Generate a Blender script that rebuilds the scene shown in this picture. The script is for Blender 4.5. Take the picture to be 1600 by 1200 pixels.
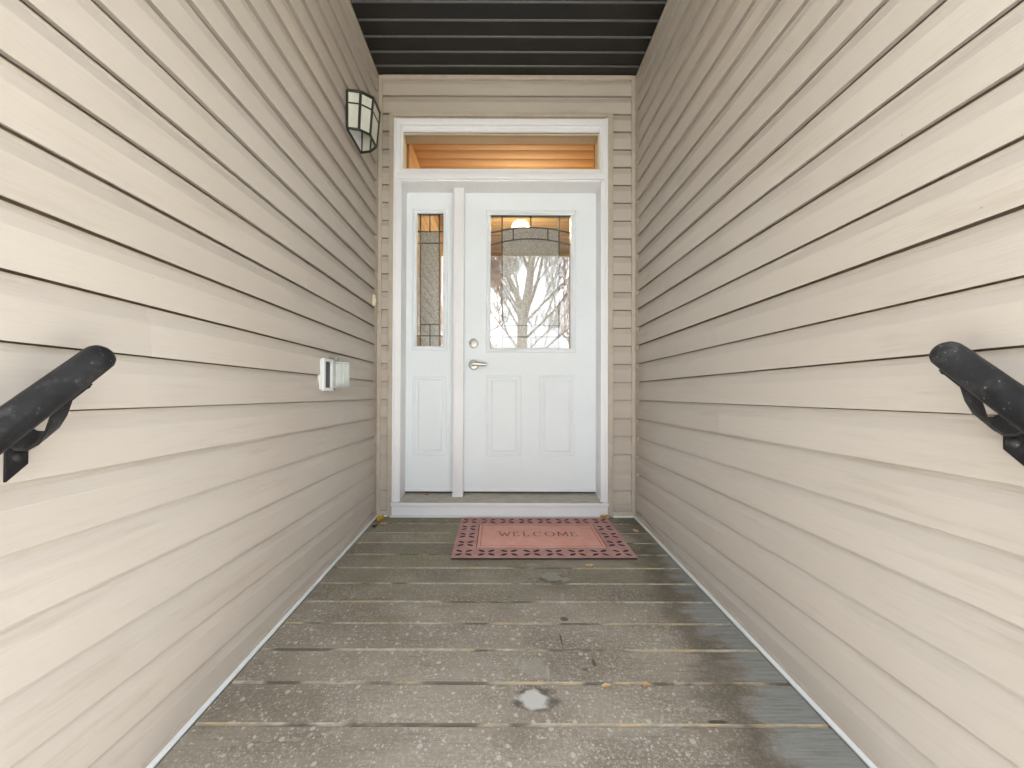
import bpy, bmesh, math, random
from mathutils import Vector, Matrix, Euler
random.seed(7)
S = bpy.context.scene
COL = S.collection
for o in list(bpy.data.objects):
    bpy.data.objects.remove(o)

# ------------------------------------------------------------------ camera
F, PPX, PPY = 636.0, 784.0, 610.0            # in pixels of the 1600 x 1200 photograph
CAM = Vector((0.0, -2.65, 0.79))
PITCH, ROLL = math.radians(0.6), math.radians(0.2)
RC = Matrix.Rotation(math.radians(90) + PITCH, 3, 'X') @ Matrix.Rotation(ROLL, 3, 'Z')
cd = bpy.data.cameras.new('camera')
cam = bpy.data.objects.new('camera', cd); COL.objects.link(cam)
cam.matrix_world = Matrix.Translation(CAM) @ RC.to_4x4()
cd.sensor_fit = 'HORIZONTAL'; cd.sensor_width = 36.0
cd.lens = F * 36.0 / 1600.0
cd.shift_x = (800 - PPX) / 1600.0
cd.shift_y = (PPY - 600) / 1600.0
cd.clip_start = 0.02; cd.clip_end = 1000
S.camera = cam

# ------------------------------------------------------------------ sky, sun, exposure
SUN_EL = math.radians(60)
w = bpy.data.worlds.new('World'); S.world = w; w.use_nodes = True
wn = w.node_tree; bg = wn.nodes['Background']
sky = wn.nodes.new('ShaderNodeTexSky'); sky.sky_type = 'NISHITA'; sky.sun_disc = False
sky.sun_elevation = SUN_EL; sky.sun_rotation = 0.0
sky.air_density = 1.0; sky.dust_density = 6.0; sky.ozone_density = 1.0
hs = wn.nodes.new('ShaderNodeHueSaturation'); hs.inputs['Saturation'].default_value = 0.2
wn.links.new(sky.outputs[0], hs.inputs['Color']); wn.links.new(hs.outputs[0], bg.inputs['Color'])
bg.inputs['Strength'].default_value = 0.15
sl = bpy.data.lights.new('sun', 'SUN'); sl.energy = 1.4; sl.angle = math.radians(40); sl.color = (1.0, 0.975, 0.945)
so = bpy.data.objects.new('sun', sl); COL.objects.link(so)
so.rotation_euler = (-(math.pi / 2 - SUN_EL), 0, 0); so.location = (0, 12, 20)
S.view_settings.view_transform = 'Standard'; S.view_settings.look = 'None'
S.view_settings.exposure = 3.48; S.view_settings.gamma = 1.0
S.view_settings.use_curve_mapping = False
S.cycles.max_bounces = 8; S.cycles.diffuse_bounces = 5; S.cycles.transparent_max_bounces = 12

# ------------------------------------------------------------------ pixel -> place helpers
def ray(px, py):
    return (RC @ Vector(((px - PPX) / F, -(py - PPY) / F, -1.0)))
def at_y(px, py, Y):
    r = ray(px, py); t = (Y - CAM.y) / r.y; return CAM + r * t
def at_x(px, py, X):
    r = ray(px, py); t = (X - CAM.x) / r.x; return CAM + r * t
SLOPE = 0.0424
def at_deck(px, py, h=0.0):
    r = ray(px, py); t = (SLOPE * CAM.y + h - CAM.z) / (r.z - SLOPE * r.y); return CAM + r * t

# ------------------------------------------------------------------ mesh helpers
def link(name, me, mat, parent=None, loc=None):
    o = bpy.data.objects.new(name, me); COL.objects.link(o)
    if mat is not None and not me.materials:
        for m in (mat if isinstance(mat, (list, tuple)) else [mat]): me.materials.append(m)
    if parent: o.parent = parent
    if loc is not None: o.location = loc
    return o
def empty(name, loc=(0, 0, 0)):
    o = bpy.data.objects.new(name, None); COL.objects.link(o); o.location = loc; return o
def tag(o, label=None, cat=None, group=None, kind=None):
    if label: o['label'] = label
    if cat: o['category'] = cat
    if group: o['group'] = group
    if kind: o['kind'] = kind
    return o
def smooth(me, ang=35):
    for p in me.polygons: p.use_smooth = True
    try: me.set_sharp_from_angle(angle=math.radians(ang))
    except Exception: pass
    return me
def mesh(name, V, Fc, sm=False):
    me = bpy.data.meshes.new(name); me.from_pydata([tuple(v) for v in V], [], Fc); me.update()
    bm = bmesh.new(); bm.from_mesh(me); bmesh.ops.recalc_face_normals(bm, faces=bm.faces); bm.to_mesh(me); bm.free()
    if sm: smooth(me)
    return me
def box_me(name, a, b, bev=0.0, seg=2):
    bm = bmesh.new(); bmesh.ops.create_cube(bm, size=1.0)
    a, b = Vector(a), Vector(b); c = (a + b) / 2; d = b - a
    for v in bm.verts: v.co = Vector((v.co.x * d.x, v.co.y * d.y, v.co.z * d.z)) + c
    if bev > 0: bmesh.ops.bevel(bm, geom=list(bm.edges), offset=bev, segments=seg, affect='EDGES', profile=0.6)
    bmesh.ops.recalc_face_normals(bm, faces=bm.faces)
    me = bpy.data.meshes.new(name); bm.to_mesh(me); bm.free()
    if bev > 0: smooth(me, 50)
    return me
def box(name, a, b, mat, parent=None, bev=0.0):
    a2 = [min(p, q) for p, q in zip(a, b)]; b2 = [max(p, q) for p, q in zip(a, b)]
    off = parent_off(parent)
    return link(name, box_me(name, Vector(a2) - off, Vector(b2) - off, bev), mat, parent)
def parent_off(p):
    v = Vector((0, 0, 0))
    while p is not None: v += p.location; p = p.parent
    return v
def add(name, V, Fc, mat, parent=None, sm=False):
    off = parent_off(parent)
    return link(name, mesh(name, [Vector(v) - off for v in V], Fc, sm), mat, parent)
def extrude_profile(pts, A, B, U, W, close=True):
    """profile pts (u,w) in axes U,W swept from A to B"""
    V = []; n = len(pts)
    for P in (A, B):
        for (u, v) in pts: V.append(P + U * u + W * v)
    Fc = [(i, (i + 1) % n, n + (i + 1) % n, n + i) for i in range(n if close else n - 1)]
    if close: Fc += [tuple(range(n)), tuple(range(n, 2 * n))]
    return V, Fc
def rect_loops(x0, x1, z0, z1, y, prof, cap=True):
    """concentric rectangles: prof = [(inset, outward)]; outward is towards -Y"""
    V = []; Fc = []
    for (i, o) in prof:
        V += [Vector((x0 + i, y - o, z0 + i)), Vector((x1 - i, y - o, z0 + i)), Vector((x1 - i, y - o, z1 - i)), Vector((x0 + i, y - o, z1 - i))]
    for k in range(len(prof) - 1):
        for j in range(4):
            a = k * 4 + j; b = k * 4 + (j + 1) % 4
            Fc.append((a, b, b + 4, a + 4))
    if cap:
        n = (len(prof) - 1) * 4; Fc.append((n, n + 1, n + 2, n + 3))
    return V, Fc
def tube(path, rad, n=12, cap=True):
    V = []; Fc = []; path = [Vector(p) for p in path]
    for i, p in enumerate(path):
        t = (path[min(i + 1, len(path) - 1)] - path[max(i - 1, 0)]).normalized()
        u = t.orthogonal().normalized() if abs(t.x) > 0.9 else t.cross(Vector((1, 0, 0))).normalized()
        v = t.cross(u); r = rad[i] if isinstance(rad, (list, tuple)) else rad
        for k in range(n):
            a = 2 * math.pi * k / n; V.append(p + u * (math.cos(a) * r) + v * (math.sin(a) * r))
    for i in range(len(path) - 1):
        for k in range(n):
            a = i * n + k; b = i * n + (k + 1) % n; Fc.append((a, b, b + n, a + n))
    if cap: Fc += [tuple(range(n)), tuple(range((len(path) - 1) * n, len(path) * n))]
    return V, Fc

# ------------------------------------------------------------------ material helpers
class NT:
    def __init__(s, name):
        s.m = bpy.data.materials.new(name); s.m.use_nodes = True
        s.t = s.m.node_tree; s.b = s.t.nodes['Principled BSDF']; s.out = s.t.nodes['Material Output']
        s.geo = s.n('ShaderNodeNewGeometry')
    def n(s, typ, **kw):
        nd = s.t.nodes.new(typ)
        for k, v in kw.items(): setattr(nd, k, v)
        return nd
    def put(s, sock, v):
        if isinstance(v, bpy.types.NodeSocket): s.t.links.new(v, sock)
        else: sock.default_value = v
    def pos(s, scale=(1, 1, 1), loc=(0, 0, 0), obj=False):
        mp = s.n('ShaderNodeMapping')
        src = s.n('ShaderNodeTexCoord').outputs['Object'] if obj else s.geo.outputs['Position']
        s.t.links.new(src, mp.inputs['Vector'])
        mp.inputs['Scale'].default_value = scale; mp.inputs['Location'].default_value = loc
        return mp.outputs[0]
    def noise(s, vec, scale, detail=4, rough=0.55, dist=0.0):
        nd = s.n('ShaderNodeTexNoise'); s.put(nd.inputs['Vector'], vec)
        nd.inputs['Scale'].default_value = scale; nd.inputs['Detail'].default_value = detail
        nd.inputs['Roughness'].default_value = rough; nd.inputs['Distortion'].default_value = dist
        return nd.outputs['Fac']
    def voro(s, vec, scale, rand=1.0, feature='F1'):
        nd = s.n('ShaderNodeTexVoronoi', feature=feature); s.put(nd.inputs['Vector'], vec)
        nd.inputs['Scale'].default_value = scale; nd.inputs['Randomness'].default_value = rand
        return nd
    def ramp(s, v, a, b, ca=0.0, cb=1.0):
        nd = s.n('ShaderNodeMapRange', interpolation_type='SMOOTHSTEP'); s.put(nd.inputs[0], v)
        nd.inputs[1].default_value = a; nd.inputs[2].default_value = b; nd.inputs[3].default_value = ca; nd.inputs[4].default_value = cb
        return nd.outputs[0]
    def math(s, op, a, b=0.0, c=0.0, clamp=False):
        nd = s.n('ShaderNodeMath', operation=op, use_clamp=clamp)
        s.put(nd.inputs[0], a); s.put(nd.inputs[1], b); s.put(nd.inputs[2], c); return nd.outputs[0]
    def mix(s, f, a, b, mode='MIX'):
        nd = s.n('ShaderNodeMix', data_type='RGBA', blend_type=mode)
        def c4(v): return v if isinstance(v, bpy.types.NodeSocket) else (v[0], v[1], v[2], 1.0)
        s.put(nd.inputs[0], f); s.put(nd.inputs[6], c4(a)); s.put(nd.inputs[7], c4(b)); return nd.outputs[2]
    def sep(s, v):
        nd = s.n('ShaderNodeSeparateXYZ'); s.put(nd.inputs[0], v); return nd.outputs
    def bump(s, h, strength, dist=0.002):
        nd = s.n('ShaderNodeBump'); s.put(nd.inputs['Height'], h)
        nd.inputs['Strength'].default_value = strength; nd.inputs['Distance'].default_value = dist
        s.t.links.new(nd.outputs[0], s.b.inputs['Normal']); return nd
    def set(s, col=None, rough=None, metal=None, spec=None):
        if col is not None: s.put(s.b.inputs['Base Color'], col if isinstance(col, bpy.types.NodeSocket) else (*col, 1.0))
        if rough is not None: s.put(s.b.inputs['Roughness'], rough)
        if metal is not None: s.put(s.b.inputs['Metallic'], metal)
        if spec is not None: s.put(s.b.inputs['Specular IOR Level'], spec)
        return s

def m_siding(name, axis):
    t = NT(name)
    st = (1.2, 1.2, 1.2); g = (9, 260, 260) if axis == 'X' else (260, 9, 260)
    p = t.pos(); grain = t.noise(t.pos(g), 1.0, 2, 0.6)
    blotch = t.noise(t.pos((1.3, 1.3, 2.2)), 1.6, 3, 0.6)
    fade = t.noise(t.pos((0.6, 0.6, 0.8), (3, 1, 2)), 1.1, 1)
    c = t.mix(t.ramp(fade, 0.35, 0.65), (0.462, 0.412, 0.354), (0.493, 0.450, 0.396))
    c = t.mix(t.math('MULTIPLY', t.ramp(blotch, 0.45, 0.75), 0.35), c, (0.51, 0.475, 0.43))
    # water marks and grime in horizontal streaks
    gs = (1.5, 9, 16) if axis == 'X' else (9, 1.5, 16)
    streak = t.noise(t.pos(gs, (0.3, 0.1, 0.7)), 1.3, 4, 0.68)
    patch = t.noise(t.pos((1.1, 1.1, 1.4), (5, 5, 5)), 1.2, 2)
    gm = t.math('MULTIPLY', t.ramp(streak, 0.52, 0.72), t.ramp(patch, 0.40, 0.58))
    c = t.mix(t.math('MULTIPLY', gm, 0.30), c, (0.30, 0.245, 0.18))
    spot = t.voro(t.pos((30, 30, 34)), 1.0).outputs['Distance']
    sm = t.math('MULTIPLY', t.ramp(spot, 0.10, 0.05), t.ramp(t.noise(p, 6, 3), 0.60, 0.70))
    c = t.mix(t.math('MULTIPLY', sm, 0.55), c, (0.20, 0.15, 0.10))
    c = t.mix(t.math('MULTIPLY', t.ramp(grain, 0.50, 0.72), 0.10), c, (0.34, 0.29, 0.235))
    rnd = t.n('ShaderNodeObjectInfo').outputs['Random']
    hsv = t.n('ShaderNodeHueSaturation'); t.put(hsv.inputs['Color'], c); t.put(hsv.inputs['Value'], t.math('MULTIPLY_ADD', rnd, 0.07, 0.965)); c = hsv.outputs[0]
    t.set(c, t.ramp(grain, 0.2, 0.8, 0.50, 0.66), spec=0.28)
    h = t.math('ADD', t.math('MULTIPLY', grain, 0.6), t.math('MULTIPLY', t.noise(t.pos((3, 3, 7)), 1.0, 2), 2.6))
    t.bump(h, 0.55, 0.0016)
    return t.m
M = {}
M['siding_x'] = m_siding('siding_back', 'X')
M['siding_y'] = m_siding('siding_side', 'Y')

t = NT('siding_trim')
n = t.noise(t.pos((4, 4, 4)), 3.0, 5, 0.6)
c = t.mix(t.ramp(n, 0.35, 0.7), (0.45, 0.39, 0.315), (0.50, 0.45, 0.385))
d = t.noise(t.pos((14, 14, 14)), 4.0, 6, 0.7)
c = t.mix(t.math('MULTIPLY', t.ramp(d, 0.58, 0.75), 0.5), c, (0.22, 0.17, 0.12))
t.set(c, 0.55, spec=0.3); t.bump(d, 0.2, 0.001); M['trim'] = t.m

def m_paint(name, col, dirt=(0.45, 0.42, 0.36), amt=0.35, rough=0.35, bumpk=0.15):
    t = NT(name)
    n1 = t.noise(t.pos((2.2, 2.2, 2.2)), 1.6, 5, 0.6); n2 = t.noise(t.pos((9, 9, 3)), 5.0, 6, 0.7)
    c = t.mix(t.math('MULTIPLY', t.ramp(n1, 0.3, 0.75), 0.5), col, tuple(v * 0.94 for v in col))
    c = t.mix(t.math('MULTIPLY', t.ramp(n2, 0.56, 0.78), amt), c, dirt)
    t.set(c, t.ramp(n2, 0.3, 0.7, rough - 0.06, rough + 0.1), spec=0.4)
    t.bump(t.math('ADD', t.noise(t.pos((60, 60, 60)), 1.0, 3), t.math('MULTIPLY', n1, 3.0)), bumpk, 0.0008)
    return t.m
M['door'] = m_paint('door_paint', (0.775, 0.825, 0.860), amt=0.06, rough=0.38)
M['white'] = m_paint('white_vinyl', (0.82, 0.83, 0.855), amt=0.14, rough=0.33)
M['jamb'] = m_paint('jamb_paint', (0.77, 0.77, 0.775), amt=0.18, rough=0.4)
M['flash'] = m_paint('white_flashing', (0.74, 0.77, 0.76), dirt=(0.25, 0.22, 0.17), amt=0.55, rough=0.4)
M['cover'] = m_paint('outlet_plastic', (0.66, 0.68, 0.66), dirt=(0.4, 0.4, 0.34), amt=0.4, rough=0.35)
M['bell'] = m_paint('bell_plastic', (0.74, 0.66, 0.44), dirt=(0.4, 0.33, 0.2), amt=0.4, rough=0.4)

t = NT('sill_wood')
g = t.noise(t.pos((5, 90, 90)), 1.0, 6, 0.7); n = t.noise(t.pos((6, 14, 6)), 2.0, 5, 0.65)
c = t.mix(t.ramp(n, 0.35, 0.65), (0.52, 0.49, 0.43), (0.42, 0.395, 0.34))
c = t.mix(t.math('MULTIPLY', t.ramp(g, 0.52, 0.7), 0.6), c, (0.27, 0.25, 0.21))
t.set(c, 0.7, spec=0.2); t.bump(g, 0.4, 0.001); M['sill'] = t.m

def flat(name, col, rough=0.5, metal=0.0, spec=0.5):
    t = NT(name)
    n = t.noise(t.pos((20, 20, 20)), 2.0, 4, 0.6)
    c = t.mix(t.ramp(n, 0.3, 0.7), tuple(v * 0.85 for v in col), tuple(min(1, v * 1.12) for v in col))
    t.set(c, t.ramp(n, 0.3, 0.7, max(0.02, rough - 0.07), rough + 0.07), metal, spec); return t.m
M['wrap'] = flat('house_wrap', (0.20, 0.155, 0.11), 0.9)
M['gap'] = flat('weatherstrip', (0.035, 0.033, 0.03), 0.8)
M['nickel'] = flat('satin_nickel', (0.64, 0.62, 0.57), 0.42, 1.0)
M['bronze_came'] = flat('came_metal', (0.10, 0.075, 0.055), 0.35, 0.7)
M['lamp_metal'] = flat('lantern_metal', (0.030, 0.032, 0.030), 0.45, 0.3)
M['grey_plastic'] = flat('grey_plastic', (0.075, 0.075, 0.08), 0.6)
M['hinge'] = flat('hinge_grey', (0.28, 0.28, 0.27), 0.5, 0.4)
M['petal_dark'] = flat('mat_rubber', (0.022, 0.017, 0.015), 0.85)
M['letter'] = flat('mat_lettering', (0.26, 0.11, 0.09), 0.9, spec=0.1)

# thin glass: transparent with a fresnel mirror
def m_glass(name, ior, tint=(1, 1, 1), wob=0.0):
    t = NT(name); t.t.nodes.remove(t.b)
    tr = t.n('ShaderNodeBsdfTransparent'); tr.inputs[0].default_value = (*tint, 1)
    gl = t.n('ShaderNodeBsdfGlossy'); gl.inputs['Roughness'].default_value = 0.0
    fr = t.n('ShaderNodeFresnel'); fr.inputs['IOR'].default_value = ior
    mx = t.n('ShaderNodeMixShader')
    if wob:
        bp = t.n('ShaderNodeBump'); bp.inputs['Strength'].default_value = wob; bp.inputs['Distance'].default_value = 0.002
        t.t.links.new(t.noise(t.pos((4, 4, 4)), 1.0, 2), bp.inputs['Height'])
        t.t.links.new(bp.outputs[0], gl.inputs['Normal'])
    t.t.links.new(fr.outputs[0], mx.inputs[0]); t.t.links.new(tr.outputs[0], mx.inputs[1]); t.t.links.new(gl.outputs[0], mx.inputs[2])
    t.t.links.new(mx.outputs[0], t.out.inputs['Surface']); return t.m
M['glass'] = m_glass('clear_glass', 2.15, (0.96, 0.98, 0.97), 0.02)
M['glass_transom'] = m_glass('transom_glass', 1.75, (0.97, 0.98, 0.97), 0.02)
M['bevel_glass'] = m_glass('bevelled_glass', 2.1, (0.90, 0.92, 0.90), 0.15)
# obscure textured glass
t = NT('textured_glass')
n = t.noise(t.pos((165, 165, 165)), 1.0, 2, 0.7)
c = t.mix(t.ramp(n, 0.40, 0.58), (0.55, 0.52, 0.49), (0.95, 0.92, 0.89))
t.set(c, 0.25, spec=0.5); t.bump(n, 0.9, 0.003)
tl = t.n('ShaderNodeBsdfTranslucent'); t.t.links.new(c, tl.inputs[0])
mx = t.n('ShaderNodeMixShader'); mx.inputs[0].default_value = 0.32
t.t.links.new(t.b.outputs[0], mx.inputs[1]); t.t.links.new(tl.outputs[0], mx.inputs[2]); t.t.links.new(mx.outputs[0], t.out.inputs['Surface'])
M['obscure'] = t.m
# lantern frosted glass, open lid plastic
def m_frost(name, col, k):
    t = NT(name)
    n = t.noise(t.pos((18, 18, 6)), 2.0, 4, 0.6)
    c = t.mix(t.ramp(n, 0.3, 0.7), tuple(x * 0.9 for x in col), col)
    t.set(c, 0.18, spec=0.5)
    tl = t.n('ShaderNodeBsdfTranslucent'); t.t.links.new(c, tl.inputs[0])
    mx = t.n('ShaderNodeMixShader'); mx.inputs[0].default_value = k
    t.t.links.new(t.b.outputs[0], mx.inputs[1]); t.t.links.new(tl.outputs[0], mx.inputs[2]); t.t.links.new(mx.outputs[0], t.out.inputs['Surface'])
    return t.m
M['frost'] = m_frost('lantern_glass', (0.78, 0.79, 0.70), 0.35)
M['lid'] = m_frost('lid_plastic', (0.74, 0.77, 0.74), 0.4)

# black handrail, worn
t = NT('rail_paint')
n = t.noise(t.pos((30, 30, 30)), 1.2, 6, 0.7); n2 = t.noise(t.pos((7, 7, 7)), 1.5, 4, 0.6)
vv = t.voro(t.pos((120, 120, 120)), 1.0).outputs['Distance']
c = t.mix(t.ramp(n2, 0.35, 0.7), (0.008, 0.008, 0.009), (0.020, 0.020, 0.022))
sp = t.math('MULTIPLY', t.ramp(vv, 0.26, 0.12), t.ramp(n, 0.52, 0.66))
c = t.mix(t.math('MULTIPLY', sp, 0.6), c, (0.30, 0.30, 0.29))
c = t.mix(t.math('MULTIPLY', t.ramp(n, 0.50, 0.66), t.ramp(n2, 0.42, 0.60, 0.05, 0.5)), c, (0.070, 0.070, 0.070))
t.set(c, t.ramp(n, 0.3, 0.7, 0.42, 0.66), spec=0.3); t.bump(n, 0.15, 0.001); M['rail'] = t.m

# black ribbed soffit metal with pin-hole vents
t = NT('soffit_metal')
v = t.voro(t.pos((170, 170, 170)), 1.0, 0.25).outputs['Distance']
n = t.noise(t.pos((3, 3, 3)), 1.5, 3)
c = t.mix(t.ramp(n, 0.3, 0.7), (0.006, 0.0057, 0.0054), (0.010, 0.0095, 0.009))
sp = t.noise(t.pos((260, 260, 260)), 1.0, 2, 0.8)
c = t.mix(t.math('MULTIPLY', t.ramp(sp, 0.60, 0.72), 0.5), c, (0.11, 0.105, 0.095))
c = t.mix(t.ramp(v, 0.30, 0.22), c, (0.004, 0.004, 0.004))
t.set(c, 0.42, spec=0.5); t.bump(v, 0.25, 0.001); M['soffit'] = t.m

M['rib_highlight'] = flat('soffit_rib_highlight', (0.060, 0.058, 0.056), 0.4)  # same black metal; the highlight along the ribs is painted in as lighter grey
# ---- deck boards
def m_deck():
    t = NT('deck_paint')
    P = t.geo.outputs['Position']; x, y, z = t.sep(P)[:3]
    d = t.math('ADD', y, 2.65)                                   # metres from the stair foot
    warp = t.noise(t.pos((7, 7, 7)), 1.0, 5, 0.65)
    big = t.noise(t.pos((2.0, 3.2, 1)), 1.2, 5, 0.6)
    grain = t.noise(t.pos((7, 150, 60)), 1.0, 6, 0.7)
    fine = t.noise(t.pos((110, 110, 110)), 1.0, 5, 0.75)
    c = t.mix(t.ramp(big, 0.35, 0.65), (0.192, 0.167, 0.130), (0.275, 0.246, 0.200))
    c = t.mix(t.math('MULTIPLY', t.ramp(t.noise(t.pos((2.5, 4, 1), (4, 2, 0)), 1.0, 4), 0.42, 0.62), t.ramp(d, 1.4, 2.3)), c, (0.205, 0.20, 0.13))
    c = t.mix(t.math('MULTIPLY', t.ramp(grain, 0.5, 0.72), 0.45), c, (0.095, 0.082, 0.062))
    # chalky wear in the traffic lane
    c = t.mix(t.math('MULTIPLY', t.ramp(fine, 0.46, 0.66), t.ramp(warp, 0.32, 0.62, 0.15, 0.8)), c, (0.41, 0.375, 0.32))
    # droplet spots in three sizes
    def spots(sc, off, lo, hi, dens, seed):
        vec = t.pos((sc, sc * 0.9, sc), seed)
        vd = t.n('ShaderNodeTexVoronoi'); t.put(vd.inputs['Vector'], vec); vd.inputs['Scale'].default_value = 1.0
        rnd = t.sep(vd.outputs['Color'])[0]
        rr = t.math('MULTIPLY', rnd, hi)
        dist = t.math('ADD', vd.outputs['Distance'], t.math('MULTIPLY', t.math('SUBTRACT', t.noise(t.pos((sc * 2.5,) * 3), 1.0, 3), 0.5), 0.25))
        m = t.math('LESS_THAN', dist, rr)
        keep = t.math('GREATER_THAN', t.math('ADD', t.sep(vd.outputs['Color'])[1], t.math('MULTIPLY', warp, 0.8)), dens)
        return t.math('MULTIPLY', m, keep)
    lane = t.math('MULTIPLY', t.ramp(d, 2.1, 1.35, 0.12, 1.0), t.ramp(x, 0.74, 0.50))
    s1 = spots(46, 0, 0, 0.34, 0.95, (3, 1, 0)); s2 = spots(105, 0, 0, 0.36, 0.88, (1, 7, 0)); s3 = spots(230, 0, 0, 0.40, 0.78, (9, 4, 0))
    s = t.math('MAXIMUM', t.math('MAXIMUM', t.math('MULTIPLY', s1, 0.62), t.math('MULTIPLY', s2, 0.62)), t.math('MULTIPLY', s3, 0.35))
    c = t.mix(t.math('MULTIPLY', s, lane), c, (0.50, 0.475, 0.425))
    # newer blue-grey paint along the right edge with a dark damp border
    wv = t.math('MULTIPLY', t.math('SUBTRACT', t.noise(t.pos((5, 11, 1), (2, 8, 0)), 1.0, 5, 0.6), 0.5), 0.30)
    e = t.math('SUBTRACT', t.math('ADD', x, wv), t.math('MULTIPLY_ADD', d, 0.12, 0.52))
    damp = t.math('MULTIPLY', t.ramp(e, -0.13, 0.0), t.ramp(e, 0.10, 0.0))
    c = t.mix(t.math('MULTIPLY', damp, 0.5), c, (0.062, 0.052, 0.038))
    bl = t.mix(t.ramp(grain, 0.4, 0.7), (0.25, 0.262, 0.25), (0.165, 0.172, 0.16))
    c = t.mix(t.math('MULTIPLY', t.ramp(e, 0.01, 0.10), 0.85), c, bl)
    # scuffs worn through to pale primer, each at its own place
    def blob(px, py, rx, ry, col, a, c, soft=0.40, k=0.95):
        q = at_deck(px, py)
        dx = t.math('DIVIDE', t.math('SUBTRACT', x, q.x), rx); dy = t.math('DIVIDE', t.math('SUBTRACT', y, q.y), ry)
        r = t.math('SQRT', t.math('ADD', t.math('MULTIPLY', dx, dx), t.math('MULTIPLY', dy, dy)))
        nz = t.math('MULTIPLY', t.math('SUBTRACT', t.noise(t.pos((14, 20, 1), (px, py, 0)), 1.0, 5, 0.6), 0.5), k * 2)
        return t.mix(t.math('MULTIPLY', t.ramp(t.math('ADD', r, nz), 1.0, 1.0 - soft), a), c, col)
    pale = (0.48, 0.48, 0.45); mid = (0.30, 0.29, 0.25); dk = (0.07, 0.06, 0.046)
    c = blob(836, 1090, .072, .050, dk, 0.75, c); c = blob(832, 1092, .056, .038, pale, 0.9, c)
    c = blob(838, 1045, .050, .055, mid, 0.5, c); c = blob(818, 1040, .007, .03, mid, .7, c, .4, .3); c = blob(856, 1050, .007, .035, mid, .9, c, .4, .3)
    c = blob(866, 904, .075, .05, dk, 0.6, c); c = blob(860, 900, .05, .045, mid, 0.9, c); c = blob(882, 905, .03, .026, mid, .9, c)
    c = blob(830, 882, .03, .018, mid, .8, c)
    c = blob(882, 967, .022, .020, dk, .8, c); c = blob(877, 1000, .004, .05, dk, .8, c, .5, .3)
    c = blob(928, 1035, .008, .022, dk, .75, c, .5, .5); c = blob(914, 1046, .012, .008, dk, .6, c, .5, .5)
    c = blob(1120, 1128, .03, .008, (0.05, 0.055, 0.025), .85, c, .4, .5)
    rnd = t.n('ShaderNodeObjectInfo').outputs['Random']
    hsv = t.n('ShaderNodeHueSaturation'); t.put(hsv.inputs['Color'], c); t.put(hsv.inputs['Value'], t.math('MULTIPLY_ADD', rnd, 0.26, 1.02)); c = hsv.outputs[0]
    t.set(c, t.ramp(warp, 0.3, 0.7, 0.72, 0.9), spec=0.12)
    hh = t.math('ADD', t.math('MULTIPLY', grain, 1.0), t.math('ADD', t.math('MULTIPLY', fine, 0.7), t.math('MULTIPLY', s, 0.5)))
    t.bump(hh, 0.5, 0.0016)
    return t.m
M['deck'] = m_deck()
t = NT('worn_board_edge')
n = t.noise(t.pos((3.5, 3.5, 3.5)), 1.6, 5, 0.6); g = t.noise(t.pos((26, 90, 90)), 1.0, 5, 0.7)
c = t.mix(t.ramp(n, 0.42, 0.58), (0.44, 0.40, 0.33), (0.44, 0.345, 0.20))
c = t.mix(t.ramp(g, 0.40, 0.60), c, (0.30, 0.27, 0.215))
c = t.mix(t.ramp(t.noise(t.pos((5, 20, 5), (7, 3, 1)), 1.0, 4), 0.50, 0.62), c, (0.13, 0.113, 0.085))
t.set(c, 0.8, spec=0.15); t.bump(g, 0.4, 0.001); M['edge'] = t.m

# ---- mat
def m_mat(name, col, col2):
    t = NT(name)
    n = t.noise(t.pos((13, 13, 13)), 1.0, 5, 0.65); f = t.noise(t.pos((240, 240, 240)), 1.0, 3, 0.7)
    c = t.mix(t.ramp(n, 0.35, 0.68), col, col2)
    c = t.mix(t.math('MULTIPLY', t.ramp(f, 0.52, 0.70), 0.55), c, (0.48, 0.33, 0.29))
    t.set(c, 0.9, spec=0.1); t.bump(f, 0.6, 0.0015); return t.m
M['mat_border'] = m_mat('mat_border', (0.47, 0.25, 0.23), (0.55, 0.34, 0.315))
M['mat_field'] = m_mat('mat_field', (0.74, 0.37, 0.30), (0.75, 0.44, 0.37))

def m_leaf(name, a, b):
    t = NT(name); n = t.noise(t.pos((60, 60, 60)), 1.0, 4, 0.6)
    t.set(t.mix(t.ramp(n, 0.4, 0.62), a, b), 0.6, spec=0.25); return t.m
M['leaf_yellow'] = m_leaf('leaf_yellow', (0.62, 0.40, 0.05), (0.46, 0.24, 0.04))
M['leaf_pale'] = m_leaf('leaf_pale', (0.56, 0.44, 0.24), (0.50, 0.33, 0.18))
M['leaf_dark'] = m_leaf('leaf_dark', (0.05, 0.045, 0.035), (0.09, 0.07, 0.04))

# ---- grounds and house inside
t = NT('lawn'); n = t.noise(t.pos((0.6, 0.6, 0.6)), 1.0, 6, 0.65); f = t.noise(t.pos((40, 40, 40)), 1.0, 3)
c = t.mix(t.ramp(n, 0.35, 0.65), (0.085, 0.095, 0.035), (0.15, 0.125, 0.06)); c = t.mix(t.ramp(f, 0.4, 0.7), c, (0.05, 0.055, 0.02))
t.set(c, 0.95, spec=0.1); t.bump(f, 0.8, 0.03); M['lawn'] = t.m
t = NT('concrete'); n = t.noise(t.pos((2, 2, 2)), 1.0, 6, 0.65); f = t.noise(t.pos((90, 90, 90)), 1.0, 3)
c = t.mix(t.ramp(n, 0.35, 0.65), (0.47, 0.45, 0.415), (0.55, 0.535, 0.50)); c = t.mix(t.math('MULTIPLY', t.ramp(f, 0.55, 0.75), 0.5), c, (0.22, 0.21, 0.19))
t.set(c, 0.85, spec=0.2); t.bump(f, 0.3, 0.003); M['concrete'] = t.m
t = NT('asphalt'); f = t.noise(t.pos((60, 60, 60)), 1.0, 4, 0.7)
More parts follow.
